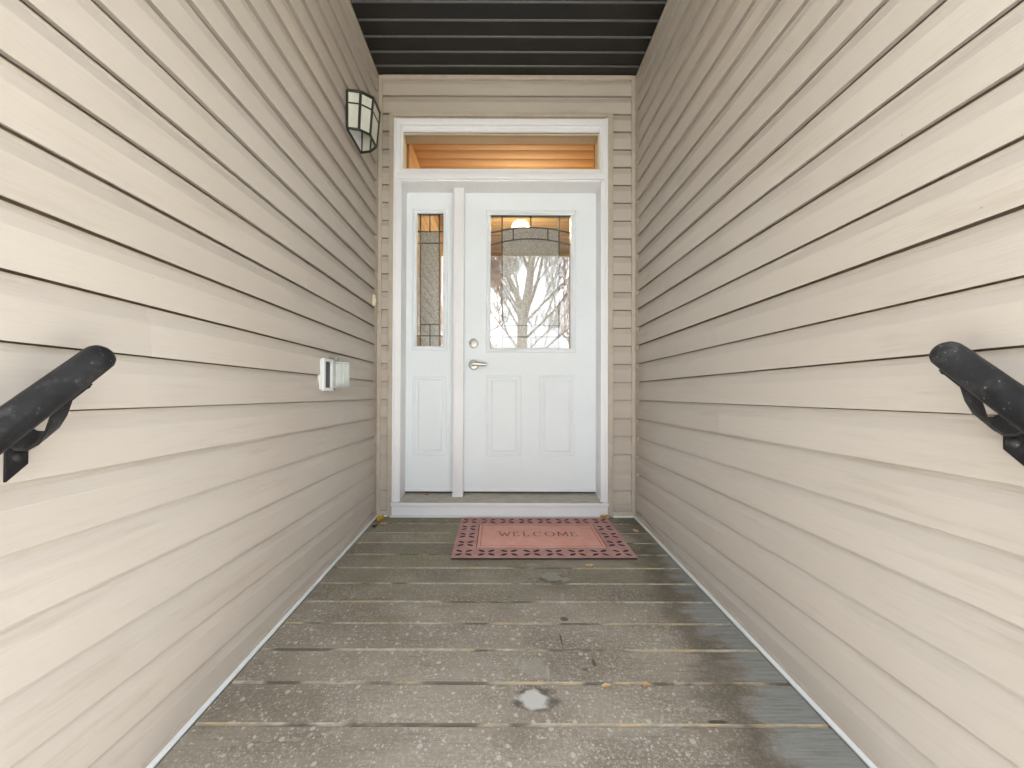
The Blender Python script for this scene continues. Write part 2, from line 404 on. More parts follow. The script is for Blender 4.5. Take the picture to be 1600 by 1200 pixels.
t.set(t.mix(t.ramp(f, 0.35, 0.65), (0.04, 0.04, 0.042), (0.075, 0.073, 0.07)), 0.85); t.bump(f, 0.4, 0.006); M['asphalt'] = t.m
t = NT('bark'); f = t.noise(t.pos((14, 14, 4)), 1.0, 6, 0.7)
t.set(t.mix(t.ramp(f, 0.35, 0.65), (0.11, 0.10, 0.092), (0.20, 0.188, 0.175)), 0.9, spec=0.1); t.bump(f, 0.8, 0.02); M['bark'] = t.m
M['hall'] = m_paint('hall_paint', (0.52, 0.33, 0.15), dirt=(0.5, 0.28, 0.1), amt=0.1, rough=0.6)
M['hall_ceiling'] = m_paint('hall_ceiling_paint', (0.60, 0.42, 0.22), dirt=(0.5, 0.3, 0.1), amt=0.1, rough=0.8)
M['hall_trim'] = m_paint('hall_trim_paint', (0.66, 0.60, 0.46), amt=0.1, rough=0.5)
M['hall_floor'] = flat('hall_floor', (0.20, 0.10, 0.045), 0.4)
t = NT('lamp_glow'); t.set((0.9, 0.8, 0.6)); t.b.inputs['Emission Color'].default_value = (1.0, 0.74, 0.42, 1); t.b.inputs['Emission Strength'].default_value = 1.6
M['glow'] = t.m

# ================================================================== large structure
XL = at_y(589.5, 616, 0).x; XR = at_y(992.2, 616, 0).x
PER = 0.1174; Z0 = at_y(975, 794.6, 0).z            # height of the lowest lap edge at the back wall
ZTOP = at_y(790, 118, 0).z                            # underside of the soffit at the back wall
YF = -3.12                                            # where the side walls and soffit end
YS = 0.129                                            # face of the door leaf

# ground
GZ = -0.84
add('ground', [(-300, -300, GZ - .012), (300, -300, GZ - .012), (300, 300, GZ - .012), (-300, 300, GZ - .012)], [(0, 1, 2, 3)], M['lawn'])['kind'] = 'structure'
add('path', [(XL - .05, -9.2, GZ), (XR + .05, -9.2, GZ), (XR + .05, 0, GZ), (XL - .05, 0, GZ)], [(0, 1, 2, 3)], M['concrete'])['kind'] = 'structure'
add('bounce_slab', [(-6.5, -9.2, GZ - .004), (6.5, -9.2, GZ - .004), (6.5, -2.47, GZ - .004), (-6.5, -2.47, GZ - .004)], [(0, 1, 2, 3)], M['concrete'])['kind'] = 'structure'  # unseen pale slab, added to bounce light onto the upper walls and soffit
add('pavement', [(-60, -10.6, GZ - .008), (60, -10.6, GZ - .008), (60, -9.2, GZ - .008), (-60, -9.2, GZ - .008)], [(0, 1, 2, 3)], M['concrete'])['kind'] = 'structure'
add('road', [(-80, -24, GZ - .006), (80, -24, GZ - .006), (80, -16.5, GZ - .006), (-80, -16.5, GZ - .006)], [(0, 1, 2, 3)], M['asphalt'])['kind'] = 'structure'
o = box('kerb', (-80, -16.5, GZ - .1), (80, -16.3, GZ + .11), M['concrete'], None, .02); o['kind'] = 'structure'

# ---- dutch-lap siding
def lap_profile(lip):
    # (outward, up): butt edge, flat face, bevelled step, recessed band under the next butt
    return [(-.004, .0075), (.0008, .0075), (lip - .0035, .0062), (lip - .0022, .0004), (lip - .0006, 0), (lip, .0012), (lip - .0025, .074), (lip - .0035, .0775), (.0062, .1010), (.0040, .1055), (.0034, PER - .0024), (-.004, PER - .0024)]
def lap_mesh(name, A, B, U, lip):
    V, Fc = extrude_profile(lap_profile(lip), Vector(A), Vector(B), Vector(U), Vector((0, 0, 1)))
    me = mesh(name, V, Fc); return me
LIP = .0190
K0, K1 = -8, 24
def side_wall(name, X, s, mat, label, YF):
    """s = +1 when the wall faces +X"""
    base = X - s * LIP
    root = empty(name, (X, 0, GZ)); tag(root, label, 'wall')
    box('sheathing', (base - s * .012, .30, GZ), (base - s * .20, YF + .012, ZTOP + .22), M['wrap'], root)
    off = parent_off(root)
    y1 = -.024; cache = {}
    def piece(ya, yb, out, k, lip):
        key = (round(ya, 3), round(yb, 3), lip)
        if key not in cache: cache[key] = lap_mesh('siding_board', (0, ya, 0), (0, yb, 0), (s, 0, 0), lip)
        z = Z0 + k * PER + random.uniform(-.0006, .0006)
        link('siding_board', cache[key], mat, root, Vector((base + s * (out + random.uniform(-.0004, .0004)), 0, z)) - off)
    for k in range(K0, K1):
        z = Z0 + k * PER
        if z + PER > ZTOP + .10: break
        pair = k // 2; rs = random.Random(pair * 31 + int(s * 7)); lip = LIP if k % 2 else LIP - .0022
        if rs.random() < .55:
            ys = round(rs.choice([-.55, -.95, -1.35, -1.8, -2.0]) + rs.uniform(-.1, .1), 3)
            piece(y1, ys, .0005, k, lip); piece(ys + .012, YF, 0, k, lip)
        else: piece(y1, YF, 0, k, lip)
    # inside corner post
    V, Fc = extrude_profile([(-.002, 0), (.016, 0), (.016, -.003), (.014, -.024), (-.002, -.024)], Vector((base, -.0005, GZ)), Vector((base, -.0005, ZTOP - .002)), Vector((s, 0, 0)), Vector((0, 1, 0)))
    add('corner_post', V, Fc, M['trim'], root)
    # top channel under the soffit
    box('top_channel', (base - s * .002, -.025, ZTOP - .026), (base + s * .0155, YF, ZTOP - .001), M['trim'], root, .0015)
    # sloping base channel that follows the deck
    def zdeck(y): return SLOPE * y
    def sloped(nm, pts, m, ya, yb):
        A = Vector((base, ya, zdeck(ya))); B = Vector((base, yb, zdeck(yb)))
        V, Fc = extrude_profile(pts, A, B, Vector((s, 0, 0)), Vector((0, 0, 1)))
        add(nm, V, Fc, m, root)
    sloped('base_channel', [(-.002, .004), (.0205, .004), (.0205, .020), (.0165, .022), (.0165, .038), (-.002, .040)], M['trim'], -.001, -1.80)
    sloped('flashing_strip', [(.0005, .0005), (.031, .0005), (.031, .0045), (.0215, .0090), (.0005, .0090)], M['flash'], -.001, -1.80)
    # end cap board of the wall
    box('corner_board', (base - s * .21, YF - .03, GZ), (base + s * .022, YF + .010, ZTOP + .2), M['trim'], root, .003)
    return root
wall_left = side_wall('wall_left', XL, 1, M['siding_y'], 'beige lap-sided wall carrying the wall lantern and outlet box', -2.45)
wall_right = side_wall('wall_right', XR, -1, M['siding_y'], 'bare beige lap-sided wall with only a handrail, opposite the lantern', -2.28)

# ---- back wall with the door opening
FX0 = at_y(614, 500, -.01).x; FX1 = at_y(949.5, 500, -.01).x
FZ1 = at_y(784, 186, -.01).z
wb = empty('wall_back', ((XL + XR) / 2, 0, GZ)); tag(wb, 'narrow beige lap-sided end wall around the white entry door', 'wall')
off = parent_off(wb)
for a, b in (((XL - .2, .0270, GZ), (FX0 + .012, .20, ZTOP + .2)), ((FX1 - .012, .0270, GZ), (XR + .2, .20, ZTOP + .2)), ((FX0 + .012, .0270, FZ1 - .01), (FX1 - .012, .20, ZTOP + .2))):
    box('sheathing', a, b, M['wrap'], wb)
CX0 = at_y(606.5, 500, -.005).x; CX1 = at_y(957.8, 500, -.005).x; CZ1 = at_y(784, 176.5, -.005).z
cache = {}
def bpiece(xa, xb, k, lip):
    key = (round(xa, 3), round(xb, 3), lip)
    if key not in cache: cache[key] = lap_mesh('siding_board', (xa, 0, 0), (xb, 0, 0), (0, -1, 0), lip)
    link('siding_board', cache[key], M['siding_x'], wb, Vector((0, LIP + random.uniform(-.0004, .0004), Z0 + k * PER + random.uniform(-.0005, .0005))) - off)
for k in range(-1, K1):
    z = Z0 + k * PER; lip = LIP if k % 2 else LIP - .0015
    if z > ZTOP - .02: break
    if z + PER > CZ1 + .10: bpiece(XL + .008, XR - .008, k, lip)
    elif z + PER > CZ1 - .005:
        bpiece(XL + .008, CX0 + .006, k, lip); bpiece(CX1 - .006, XR - .008, k, lip)
    else:
        bpiece(XL + .008, CX0 + .006, k, lip); bpiece(CX1 - .006, XR - .008, k, lip)
# the course the top casing cuts into
kk = int((CZ1 - Z0) // PER)
V, Fc = extrude_profile([(-.004, CZ1 - (Z0 + kk * PER) - .004), (LIP - .003, CZ1 - (Z0 + kk * PER) - .004), (.001, .094), (.001, PER + .004), (-.004, PER + .004)] if (CZ1 - (Z0 + kk * PER)) < .09 else
    [(-.004, CZ1 - (Z0 + kk * PER) - .004), (.001, CZ1 - (Z0 + kk * PER) - .004), (.001, PER + .004), (-.004, PER + .004)],
    Vector((CX0, LIP, Z0 + kk * PER)), Vector((CX1, LIP, Z0 + kk * PER)), Vector((0, -1, 0)), Vector((0, 0, 1)))
add('siding_board', V, Fc, M['siding_x'], wb)
for X, s in ((XL, 1), (XR, -1)):
    box('corner_post', (X - s * .002, -.006, -.01), (X + s * .0225, .012, ZTOP - .002), M['trim'], wb, .002)
box('top_channel', (XL + .023, -.007, ZTOP - .027), (XR - .023, .014, ZTOP - .001), M['trim'], wb, .0015)
# beige casing channel round the white frame
for a, b in ((CX0, FX0 - .002), (FX1 + .002, CX1)):
    box('casing_channel', (a, -.012, -.004), (b, .014, CZ1), M['trim'], wb, .002)
box('casing_channel', (FX0 - .002, -.012, FZ1 + .0165), (FX1 + .002, .014, CZ1 + .0005), M['trim'], wb, .002)
zb = at_y(975, 801, 0).z
for a, b in ((XL + .0226, CX0 - .0005), (CX1 + .0005, XR - .0226)):
    box('base_channel', (a, -.010, .004), (b, .012, .036), M['trim'], wb, .002)
    box('flashing_strip', (a, -.022, .0005), (b + .004, .010, .0095), M['flash'], wb, .001)

# ---- soffit
sf = empty('soffit', ((XL + XR) / 2, -1.6, ZTOP)); tag(sf, 'black ribbed vented metal soffit over the entry', 'soffit')
off = parent_off(sf)
box('deck_above', (XL - .2, YF - .02, ZTOP + .035), (XR + .2, .3, ZTOP + .24), M['soffit'], sf)
RIB = .1055; y = -.066
prof = [(0, .003), (.003, -.003), (.007, -.0055), (.011, -.003), (.014, .003), (RIB, .003), (RIB, .022), (0, .022)]
V, Fc = extrude_profile([(-u, v) for u, v in prof], Vector((XL - .012, 0, 0)), Vector((XR + .012, 0, 0)), Vector((0, 1, 0)), Vector((0, 0, 1)))
sme = mesh('soffit_panel', V, Fc); sme.materials.append(M['soffit']); sme.materials.append(M['rib_highlight'])
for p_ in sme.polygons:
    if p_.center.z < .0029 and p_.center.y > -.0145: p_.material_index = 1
i = 0
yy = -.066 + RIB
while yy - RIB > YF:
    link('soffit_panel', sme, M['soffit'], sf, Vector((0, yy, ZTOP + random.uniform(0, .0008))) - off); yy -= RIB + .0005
box('fascia', (XL - .2, YF - .045, ZTOP - .02), (XR + .2, YF - .021, ZTOP + .26), M['trim'], sf, .003)

# ---- deck boards, sloping away from the door
BW = .145; GAP = .0045
dk = empty('porch_deck', ((XL + XR) / 2, 0, 0)); tag(dk, 'weathered grey painted plank porch deck between the walls', 'deck')
ang = math.atan(SLOPE)
L = XR - XL - .03
w2 = BW - GAP; ch = .0085
pr = [(0, 0), (0, -.036), (w2, -.036), (w2, -ch * .8), (w2 - ch, 0.0)]      # u = towards the camera, v = up
U = Vector((0, -math.cos(ang), -math.sin(ang))); Wv = Vector((0, -math.sin(ang), math.cos(ang)))
def board(name, A, length, parent, tilt=0.0):
    V, Fc = extrude_profile(pr, Vector((0, 0, 0)), Vector((length, 0, 0)), U, Wv)
    me = bpy.data.meshes.new(name); me.from_pydata([tuple(v) for v in V], [], Fc); me.update()
    bm = bmesh.new(); bm.from_mesh(me); bmesh.ops.recalc_face_normals(bm, faces=bm.faces); bm.to_mesh(me); bm.free()
    me.materials.append(M['deck']); me.materials.append(M['edge'])
    for p in me.polygons:
        nrm = p.normal
        if abs(nrm.x) < .3 and nrm.y < -.3 and nrm.z > .15: p.material_index = 1
    return me
bme = board('deck_board', None, L, dk)
y0 = at_deck(784, 806.2).y
nb = 0; yb = .012
first = at_deck(784, 888.6).y + BW * math.cos(ang) * 6
for i in range(-1, 14):
    yc = first - i * BW * math.cos(ang)
    if yc > .03: continue
    if yc < -1.78: break
    o = link('deck_board', bme, None, dk, Vector((XL + .015, yc, SLOPE * yc + random.uniform(-.0007, .0004))) - parent_off(dk)); yend = yc - BW
for xx in (XL + .03, 0.03, XR - .07):
    box('joist', (xx, -.002, -.24), (xx + .04, yend + .03, -.125), M['sill'], dk)
# stair down to the path
st = empty('porch_stair', ((XL + XR) / 2, yend, GZ)); tag(st, 'grey painted wooden steps leading down from the deck', 'stairs')
rise = (SLOPE * yend - GZ) / 4; go = .235
for k in range(4):
    zt = SLOPE * yend - rise * k
    box('riser', (XL + .02, yend - go * k + .004, zt - rise + .002), (XR - .02, yend - go * k + .024, zt - .037), M['deck'], st, .001)
    if k: box('tread', (XL + .017, yend - go * (k - 1) + .003, zt - .036), (XR - .017, yend - go * k - .022, zt), M['deck'], st, .004)

# ================================================================== door frame
dfm = empty('door_frame', ((FX0 + FX1) / 2, 0, 0)); tag(dfm, 'white entry frame holding the transom window and the sidelight', 'door frame')
W_, J_ = M['white'], M['jamb']
YFc = -.016                                   # front of the brick mould
IX0 = at_y(626.5, 500, YFc).x; IX1 = at_y(939, 500, YFc).x          # clear opening
HZ = at_y(784, 284, YFc).z                                          # underside of the head
SZ = at_y(784, 784.5, YFc).z                                        # sill front top
def mould(name, a, b): return box(name, a, b, W_, dfm, .003)
zt = FZ1
for (xa, xb, sgn) in ((FX0, IX0, 1), (FX1, IX1, -1)):
    mould('casing', (xa, YFc, SZ), (xb - sgn * .0, .02, HZ - .0005))
    mould('casing', (xa, YFc, HZ + .0005), (xb - sgn * .012, .02, zt))
    mould('casing_bead', (xa + sgn * .0005, YFc - .008, SZ + .001), (xa + sgn * .016, YFc + .004, zt - .001))
    box('jamb', (xb - sgn * .03, .0205, SZ - .02), (xb - sgn * .0008, YS + .075, HZ + .02), J_, dfm, .001)
    box('door_stop', (xb - sgn * .0007, YS + .046, SZ - .01), (xb + sgn * .012, YS + .074, HZ - .001), J_, dfm, .001)
box('head_jamb', (IX0 - .001, -.006, HZ), (IX1 + .001, YS + .075, HZ + .028), J_, dfm, .0012)
# transom bar below the upper window
b0 = at_y(784, 272.5, YFc).z; b1 = at_y(784, 281, YFc).z
box('transom_bar', (at_y(620, 277, -.03).x, -.032, b1), (at_y(945.5, 277, -.03).x, .018, b0), W_, dfm, .002)
box('head_casing', (IX0 - .012, YFc - .001, HZ + .0285), (IX1 + .012, .019, b1 - .0005), W_, dfm, .001)
box('head_nosing', (IX0 - .0005, YFc - .004, HZ + .001), (IX1 + .0005, -.0065, b1 - .001), W_, dfm, .002)
# drip cap on top
box('drip_cap', (FX0 + .003, -.0125, FZ1 + .0005), (FX1 - .003, .012, FZ1 + .0085), M['trim'], dfm, .001)
mould('casing', (FX0 + .0165, YFc + .001, at_y(784, 194, YFc).z), (FX1 - .0165, .02, FZ1 - .0005))
# transom window: sash, inner bead, pane
TX0 = at_y(628.5, 230, 0.012).x; TX1 = at_y(936.2, 230, 0.012).x; TZ1 = at_y(784, 207.5, .012).z; TZ0 = at_y(784, 266, .012).z
ox0, ox1 = IX0 - .0115, IX1 + .0115; oz0, oz1 = b0 + .0005, at_y(784, 194, YFc).z - .0005
V, Fc = rect_loops(ox0, ox1, oz0, oz1, 0, [(0, -.03), (0, .010), (.006, .014), (.014, .014), (.018, .008)], cap=False)
n0 = len(V)
V2 = [Vector((TX0 - .004, -.008, TZ0 - .004)), Vector((TX1 + .004, -.008, TZ0 - .004)), Vector((TX1 + .004, -.008, TZ1 + .004)), Vector((TX0 - .004, -.008, TZ1 + .004)),
      Vector((TX0, -.004, TZ0)), Vector((TX1, -.004, TZ0)), Vector((TX1, -.004, TZ1)), Vector((TX0, -.004, TZ1)),
      Vector((TX0, .03, TZ0)), Vector((TX1, .03, TZ0)), Vector((TX1, .03, TZ1)), Vector((TX0, .03, TZ1))]
V += V2
for (a, b) in ((n0 - 4, n0), (n0, n0 + 4), (n0 + 4, n0 + 8)):
    for j in range(4): Fc.append((a + j, a + (j + 1) % 4, b + (j + 1) % 4, b + j))
tw = add('transom_window', V, Fc, W_, dfm)
V, Fc = rect_loops(TX0 + .0003, TX1 - .0003, TZ0 + .0003, TZ1 - .0003, .014, [(0, -.014), (0, .001), (.006, .0), (.008, -.010)], cap=False)
add('glazing_bead', V, Fc, M['hall_trim'], tw)
V, Fc = rect_loops(TX0 + .0004, TX1 - .0004, TZ1 - .0045, TZ1 - .0004, .0115, [(0, 0)], cap=True)
add('gasket', V, Fc, M['gap'], tw)
box('pane', (TX0 + .001, .016, TZ0 + .001), (TX1 - .001, .019, TZ1 - .001), M['glass_transom'], tw)
# lining behind the transom
box('head_lining', (TX0 - .02, .031, TZ1 - .004), (TX1 + .02, .13, TZ1 + .02), M['hall_trim'], tw)
box('sill_lining', (TX0 - .02, .031, TZ0 - .03), (TX1 + .02, .13, TZ0 - .001), M['hall_trim'], tw)
for xa, xb in ((TX0 - .02, TX0 + .0005), (TX1 - .0005, TX1 + .02)): box('side_lining', (xa, .031, TZ0), (xb, .13, TZ1 - .005), M['hall_trim'], tw)
# mullion post between sidelight and door
YM = .058
MX0 = at_y(708, 540, YM).x; MX1 = at_y(724, 540, YM).x
box('mullion', (MX0, YM, at_y(716, 777, YM).z), (MX1, YS + .06, HZ - .0008), W_, dfm, .0015)
# sill
zs1 = at_y(784, 769.5, YS).z
V, Fc = extrude_profile([(-.030, SZ - .003), (YS + .07, zs1), (YS + .07, -.03), (-.010, -.03), (-.010, SZ - .016), (-.030, SZ - .016)], Vector((IX0 - .012, 0, 0)), Vector((IX1 + .012, 0, 0)), Vector((0, 1, 0)), Vector((0, 0, 1)))
add('sill', V, Fc, M['sill'], dfm)
e0 = at_y(784, 791, -.03).z
box('sill_nosing', (FX0 - .001, -.036, e0), (FX1 + .001, -.0315, SZ - .002), W_, dfm, .0012)
box('sill_nosing', (FX0 - .001, -.0313, e0 - .001), (IX0 - .013, .015, SZ - .003), W_, dfm, .001)
box('sill_nosing', (IX1 + .013, -.0313, e0 - .001), (FX1 + .001, .015, SZ - .003), W_, dfm, .001)
box('kick_board', (FX0 + .001, -.022, .0105), (FX1 - .001, -.0105, e0 - .0015), W_, dfm, .001)
box('flashing_strip', (FX0 - .005, -.036, .0005), (FX1 + .004, -.004, .010), M['flash'], dfm, .0015)

# ------------------------------------------------------------------ leaf of door / sidelight
def leaf_slab(name, x0, x1, z0, z1, hx0, hx1, hz0, hz1, mat, parent, ya, yb):
    V = []
    for y in (ya, yb):
        V += [(x0, y, z0), (x1, y, z0), (x1, y, z1), (x0, y, z1), (hx0, y, hz0), (hx1, y, hz0), (hx1, y, hz1), (hx0, y, hz1)]
    Fc = []
    for j in range(4):
        k = (j + 1) % 4
        Fc += [(j, k, 4 + k, 4 + j), (8 + j, 8 + k, 12 + k, 12 + j), (j, k, 8 + k, 8 + j), (4 + j, 4 + k, 12 + k, 12 + j)]
    return add(name, V, Fc, mat, parent)
PANEL = [(0, 0), (.002, .0055), (.009, .0062), (.011, .0018), (.017, .0016), (.019, .0048), (.024, .0048), (.026, .0008), (.033, .0010), (.044, .0060), (.046, .0062)]
LITE = [(0, 0), (.003, .008), (.010, .0115), (.017, .0115), (.020, .007), (.026, .007), (.031, .002)]
def X_(px): return at_y(px, 540, YS).x
def Z_(py): return at_y(800, py, YS).z
def poly_piece(name, pts, y, mat, parent, th=.003):
    P = [at_y(a, b, y) for a, b in pts]; n = len(P)
    V = P + [p + Vector((0, th, 0)) for p in P]
    Fc = [tuple(range(n)), tuple(range(n, 2 * n))] + [(i, (i + 1) % n, n + (i + 1) % n, n + i) for i in range(n)]
    return add(name, V, Fc, mat, parent)
def came(pts, y, parent, wpx=2.0):
    P = [at_y(a, b, y) for a, b in pts]; hw = wpx / 2 / F * (y - CAM.y); V = []; Fc = []
    for i, p in enumerate(P):
        t = (P[min(i + 1, len(P) - 1)] - P[max(i - 1, 0)]).normalized(); nn = Vector((-t.z, 0, t.x)) * hw
        V += [p - nn, p + Vector((0, -.002, 0)) - nn * .3, p + Vector((0, -.002, 0)) + nn * .3, p + nn, p + nn + Vector((0, .004, 0)), p - nn + Vector((0, .004, 0))]
    for i in range(len(P) - 1):
        for j in range(6): Fc.append((i * 6 + j, i * 6 + (j + 1) % 6, (i + 1) * 6 + (j + 1) % 6, (i + 1) * 6 + j))
    Fc += [tuple(range(6)), tuple(range(len(V) - 6, len(V)))]
    return add('came', V, Fc, M['bronze_came'], parent)
def seq(a, b, n): return [a + (b - a) * i / n for i in range(n + 1)]
YG = YS + .020        # decorative glass layer

# front door ---------------------------------------------------------
DX0, DX1 = X_(725.5), X_(932.5); DZ0, DZ1 = Z_(767), Z_(298.3)
door = empty('front_door', ((DX0 + DX1) / 2, YS + .02, DZ0)); tag(door, 'pale white front door with leaded glass above two raised panels', 'door')
GX0, GX1, GZ1, GZ0 = X_(766.2), X_(890.8), Z_(336.8), Z_(543.2)
leaf_slab('door_leaf', DX0, DX1, DZ0, DZ1, GX0 - .004, GX1 + .004, GZ0 - .004, GZ1 + .004, M['door'], door, YS, YS + .044)
V, Fc = rect_loops(X_(759), X_(900), Z_(551), Z_(328.5), YS, LITE + [((X_(766.2) - X_(759)), -.012)], cap=False)
add('glass_moulding', V, Fc, M['door'], door)
for a, b in ((760, 815.3), (843, 898.8)):
    V, Fc = rect_loops(X_(a), X_(b), Z_(713.5), Z_(586), YS, PANEL); add('raised_panel', V, Fc, M['door'], door)
box('door_sweep', (DX0 + .004, YS - .006, DZ0 - .004), (DX1 - .004, YS - .0005, DZ0 + .020), W_, door, .0015)
box('weatherstrip', (DX0, YS + .004, DZ0 - .012), (DX1, YS + .03, DZ0 - .0005), M['gap'], door)
dgl = box('glass_unit', (GX0 - .003, YS + .010, GZ0 - .003), (GX1 + .003, YS + .013, GZ1 + .003), M['glass'], door)
a1 = lambda x: 355.3 + .00234 * (x - 829) ** 2
a2 = lambda x: 373.2 + .00250 * (x - 829) ** 2
xs = [765, 784.5, 802, 829.5, 856, 873.5, 892]
def cell(xa, xb, top, bot, mat):
    X = seq(xa, xb, 8)
    poly_piece('glass_piece', [(x, top(x)) for x in X] + [(x, bot(x)) for x in reversed(X)], YG, mat, dgl)
cst = lambda v: (lambda x: v)
OB, BV = M['obscure'], M['bevel_glass']
for i, j in ((0, 1), (1, 3), (3, 5), (5, 6)): cell(xs[i], xs[j], cst(335.5), a1, BV)
cell(xs[0], xs[1], a1, a2, BV); cell(xs[5], xs[6], a1, a2, BV)
for i, j in ((1, 2), (2, 4), (4, 5)): cell(xs[i], xs[j], a1, a2, OB)
cell(xs[0], xs[1], a2, cst(526.5), BV); cell(xs[5], xs[6], a2, cst(526.5), BV); cell(xs[1], xs[5], a2, cst(508.5), OB)
for i, j in ((1, 3), (3, 5)): cell(xs[i], xs[j], cst(508.5), cst(526.5), OB); cell(xs[i], xs[j], cst(526.5), cst(544.5), OB)
cell(xs[0], xs[1], cst(526.5), cst(544.5), BV); cell(xs[5], xs[6], cst(526.5), cst(544.5), BV)
yc = YG - .003
full = seq(765, 892, 24)
came([(x, a1(x)) for x in full], yc, dgl); came([(x, a2(x)) for x in full], yc, dgl)
for x in (784.5, 873.5): came([(x, 335.5), (x, 544.5)], yc, dgl)
came([(829.5, 335.5), (829.5, a1(829.5))], yc, dgl)
for x in (802, 856): came([(x, a1(x)), (x, a2(x))], yc, dgl, 2.0)
came([(784.5, 508.5), (873.5, 508.5)], yc, dgl); came([(765, 526.5), (892, 526.5)], yc, dgl); came([(829.5, 508.5), (829.5, 544.5)], yc, dgl)
for a, b, c_, d_ in ((765.6, 336.4, 891.4, 337.8), ): poly_piece('glazing_edge', [(a, b), (c_, b), (c_, d_), (a, d_)], YS + .006, M['gap'], door, .003)
# hardware
def disc(name, c, r, depth, mat, parent, dome=.0, n=28):
    V = []; Fc = []
    rings = [(r, 0), (r, -depth * .55), (r * .93, -depth * .8), (r * .72, -depth), (r * .4, -depth - dome * .7), (r * .12, -depth - dome)]
    for rr, yy in rings:
        for k in range(n):
            a = 2 * math.pi * k / n; V.append(Vector((c.x + math.cos(a) * rr, c.y + yy, c.z + math.sin(a) * rr)))
    for i in range(len(rings) - 1):
        for k in range(n): Fc.append((i * n + k, i * n + (k + 1) % n, (i + 1) * n + (k + 1) % n, (i + 1) * n + k))
    Fc.append(tuple(range((len(rings) - 1) * n, len(rings) * n)))
    return add(name, V, Fc, mat, parent, True)
cdl = at_y(740, 536.5, YS)
db = disc('deadbolt', cdl, .032, .018, M['nickel'], door, .002)
disc('keyway_face', cdl + Vector((0, -.0185, 0)), .016, .005, M['nickel'], db, .001)
box('keyway', cdl + Vector((-.0012, -.0265, -.006)), cdl + Vector((.0012, -.0235, .005)), M['gap'], db)
cl = at_y(740, 570, YS)
lv = disc('lever_handle', cl, .034, .010, M['nickel'], door, .002)
hub, fh = tube([cl + Vector((0, -.009, 0)), cl + Vector((0, -.045, 0))], [.014, .0125], 18); add('lever_neck', hub, fh, M['nickel'], lv, True)
arm = [cl + Vector(p) for p in ((-.010, -.046, .001), (.0, -.050, .003), (.018, -.052, .004), (.045, -.051, .001), (.070, -.049, -.001), (.088, -.046, -.001), (.094, -.043, -.001))]
V, Fc = tube(arm, [.008, .0155, .0150, .0125, .0112, .0105, .006], 16); add('lever', V, Fc, M['nickel'], lv, True)
disc('turn_button', cl + Vector((-.001, -.060, .002)), .006, .003, M['nickel'], lv, .001, 16)
# hinges on the far jamb
for pz in (350, 530, 715):
    q = at_y(933.4, pz, YS - .004); V, Fc = tube([q + Vector((0, 0, -.045)), q + Vector((0, 0, .045))], .0045, 10); add('hinge', V, Fc, M['nickel'], door, True)

# sidelight ----------------------------------------------------------
LX0, LX1 = X_(634), X_(710)
LZ0, LZ1 = Z_(767.5), Z_(298)
hx0, hx1, hz1, hz0 = X_(651), X_(692), Z_(334.2), Z_(541.6)
sd = leaf_slab('sidelight', LX0, LX1, LZ0, LZ1, hx0 - .004, hx1 + .004, hz0 - .004, hz1 + .004, M['door'], dfm, YS + .001, YS + .044)
V, Fc = rect_loops(X_(643.3), X_(699), Z_(548.5), Z_(326.5), YS + .001, LITE + [((X_(651) - X_(643.3)), -.012)], cap=False); add('glass_moulding', V, Fc, M['door'], sd)
V, Fc = rect_loops(X_(645.5), X_(698.5), Z_(712.5), Z_(587.5), YS + .001, PANEL); add('raised_panel', V, Fc, M['door'], sd)
box('bottom_rail', (LX0 + .002, YS - .005, LZ0 - .003), (LX1 - .006, YS + .0005, LZ0 + .018), W_, sd, .0015)
box('weatherstrip', (LX0, YS + .004, LZ0 - .012), (LX1, YS + .03, LZ0 - .0005), M['gap'], sd)
box('pane', (hx0 - .003, YS + .010, hz0 - .003), (hx1 + .003, YS + .013, hz1 + .003), M['glass'], sd)
def scell(xa, xb, ya, yb, mat, tilt=0.0):
    P = [at_y(a, b, YG) for a, b in ((xa, ya), (xb, ya), (xb, yb), (xa, yb))]
    if tilt:                                                     # a ground bevel: the front face slopes across the strip
        for i in (1, 2): P[i] = P[i] + Vector((0, (P[1].x - P[0].x) * math.tan(math.radians(tilt)), 0))
    b_ = [Vector((p.x, YG + .008, p.z)) for p in P]
    add('glass_piece', P + b_, [(0, 1, 2, 3), (4, 5, 6, 7)] + [(i, (i + 1) % 4, 4 + (i + 1) % 4, 4 + i) for i in range(4)], mat, sd)
sx = [650, 656.8, 671.8, 686.6, 693]
for i in range(4): scell(sx[i], sx[i + 1], 333, 361.8, BV)
scell(sx[0], sx[1], 361.8, 524.6, BV, 7.5); scell(sx[3], sx[4], 361.8, 524.6, BV, 5.0)
scell(sx[1], sx[3], 361.8, 380, OB); scell(sx[1], sx[3], 380, 507, OB); scell(sx[1], sx[2], 507, 524.6, OB); scell(sx[2], sx[3], 507, 524.6, OB)
for i in range(4): scell(sx[i], sx[i + 1], 524.6, 543, OB if i in (1, 2) else BV)
for x in (sx[1], sx[3]): came([(x, 333), (x, 543)], yc, sd)
for yy in (361.8, 380, 524.6): came([(650, yy), (693, yy)], yc, sd)
came([(sx[1], 507), (sx[3], 507)], yc, sd); came([(sx[2], 333), (sx[2], 361.8)], yc, sd); came([(sx[2], 507), (sx[2], 543)], yc, sd)
poly_piece('glazing_edge', [(650.4, 333.6), (692.6, 333.6), (692.6, 335), (650.4, 335)], YS + .006, M['gap'], sd, .003)

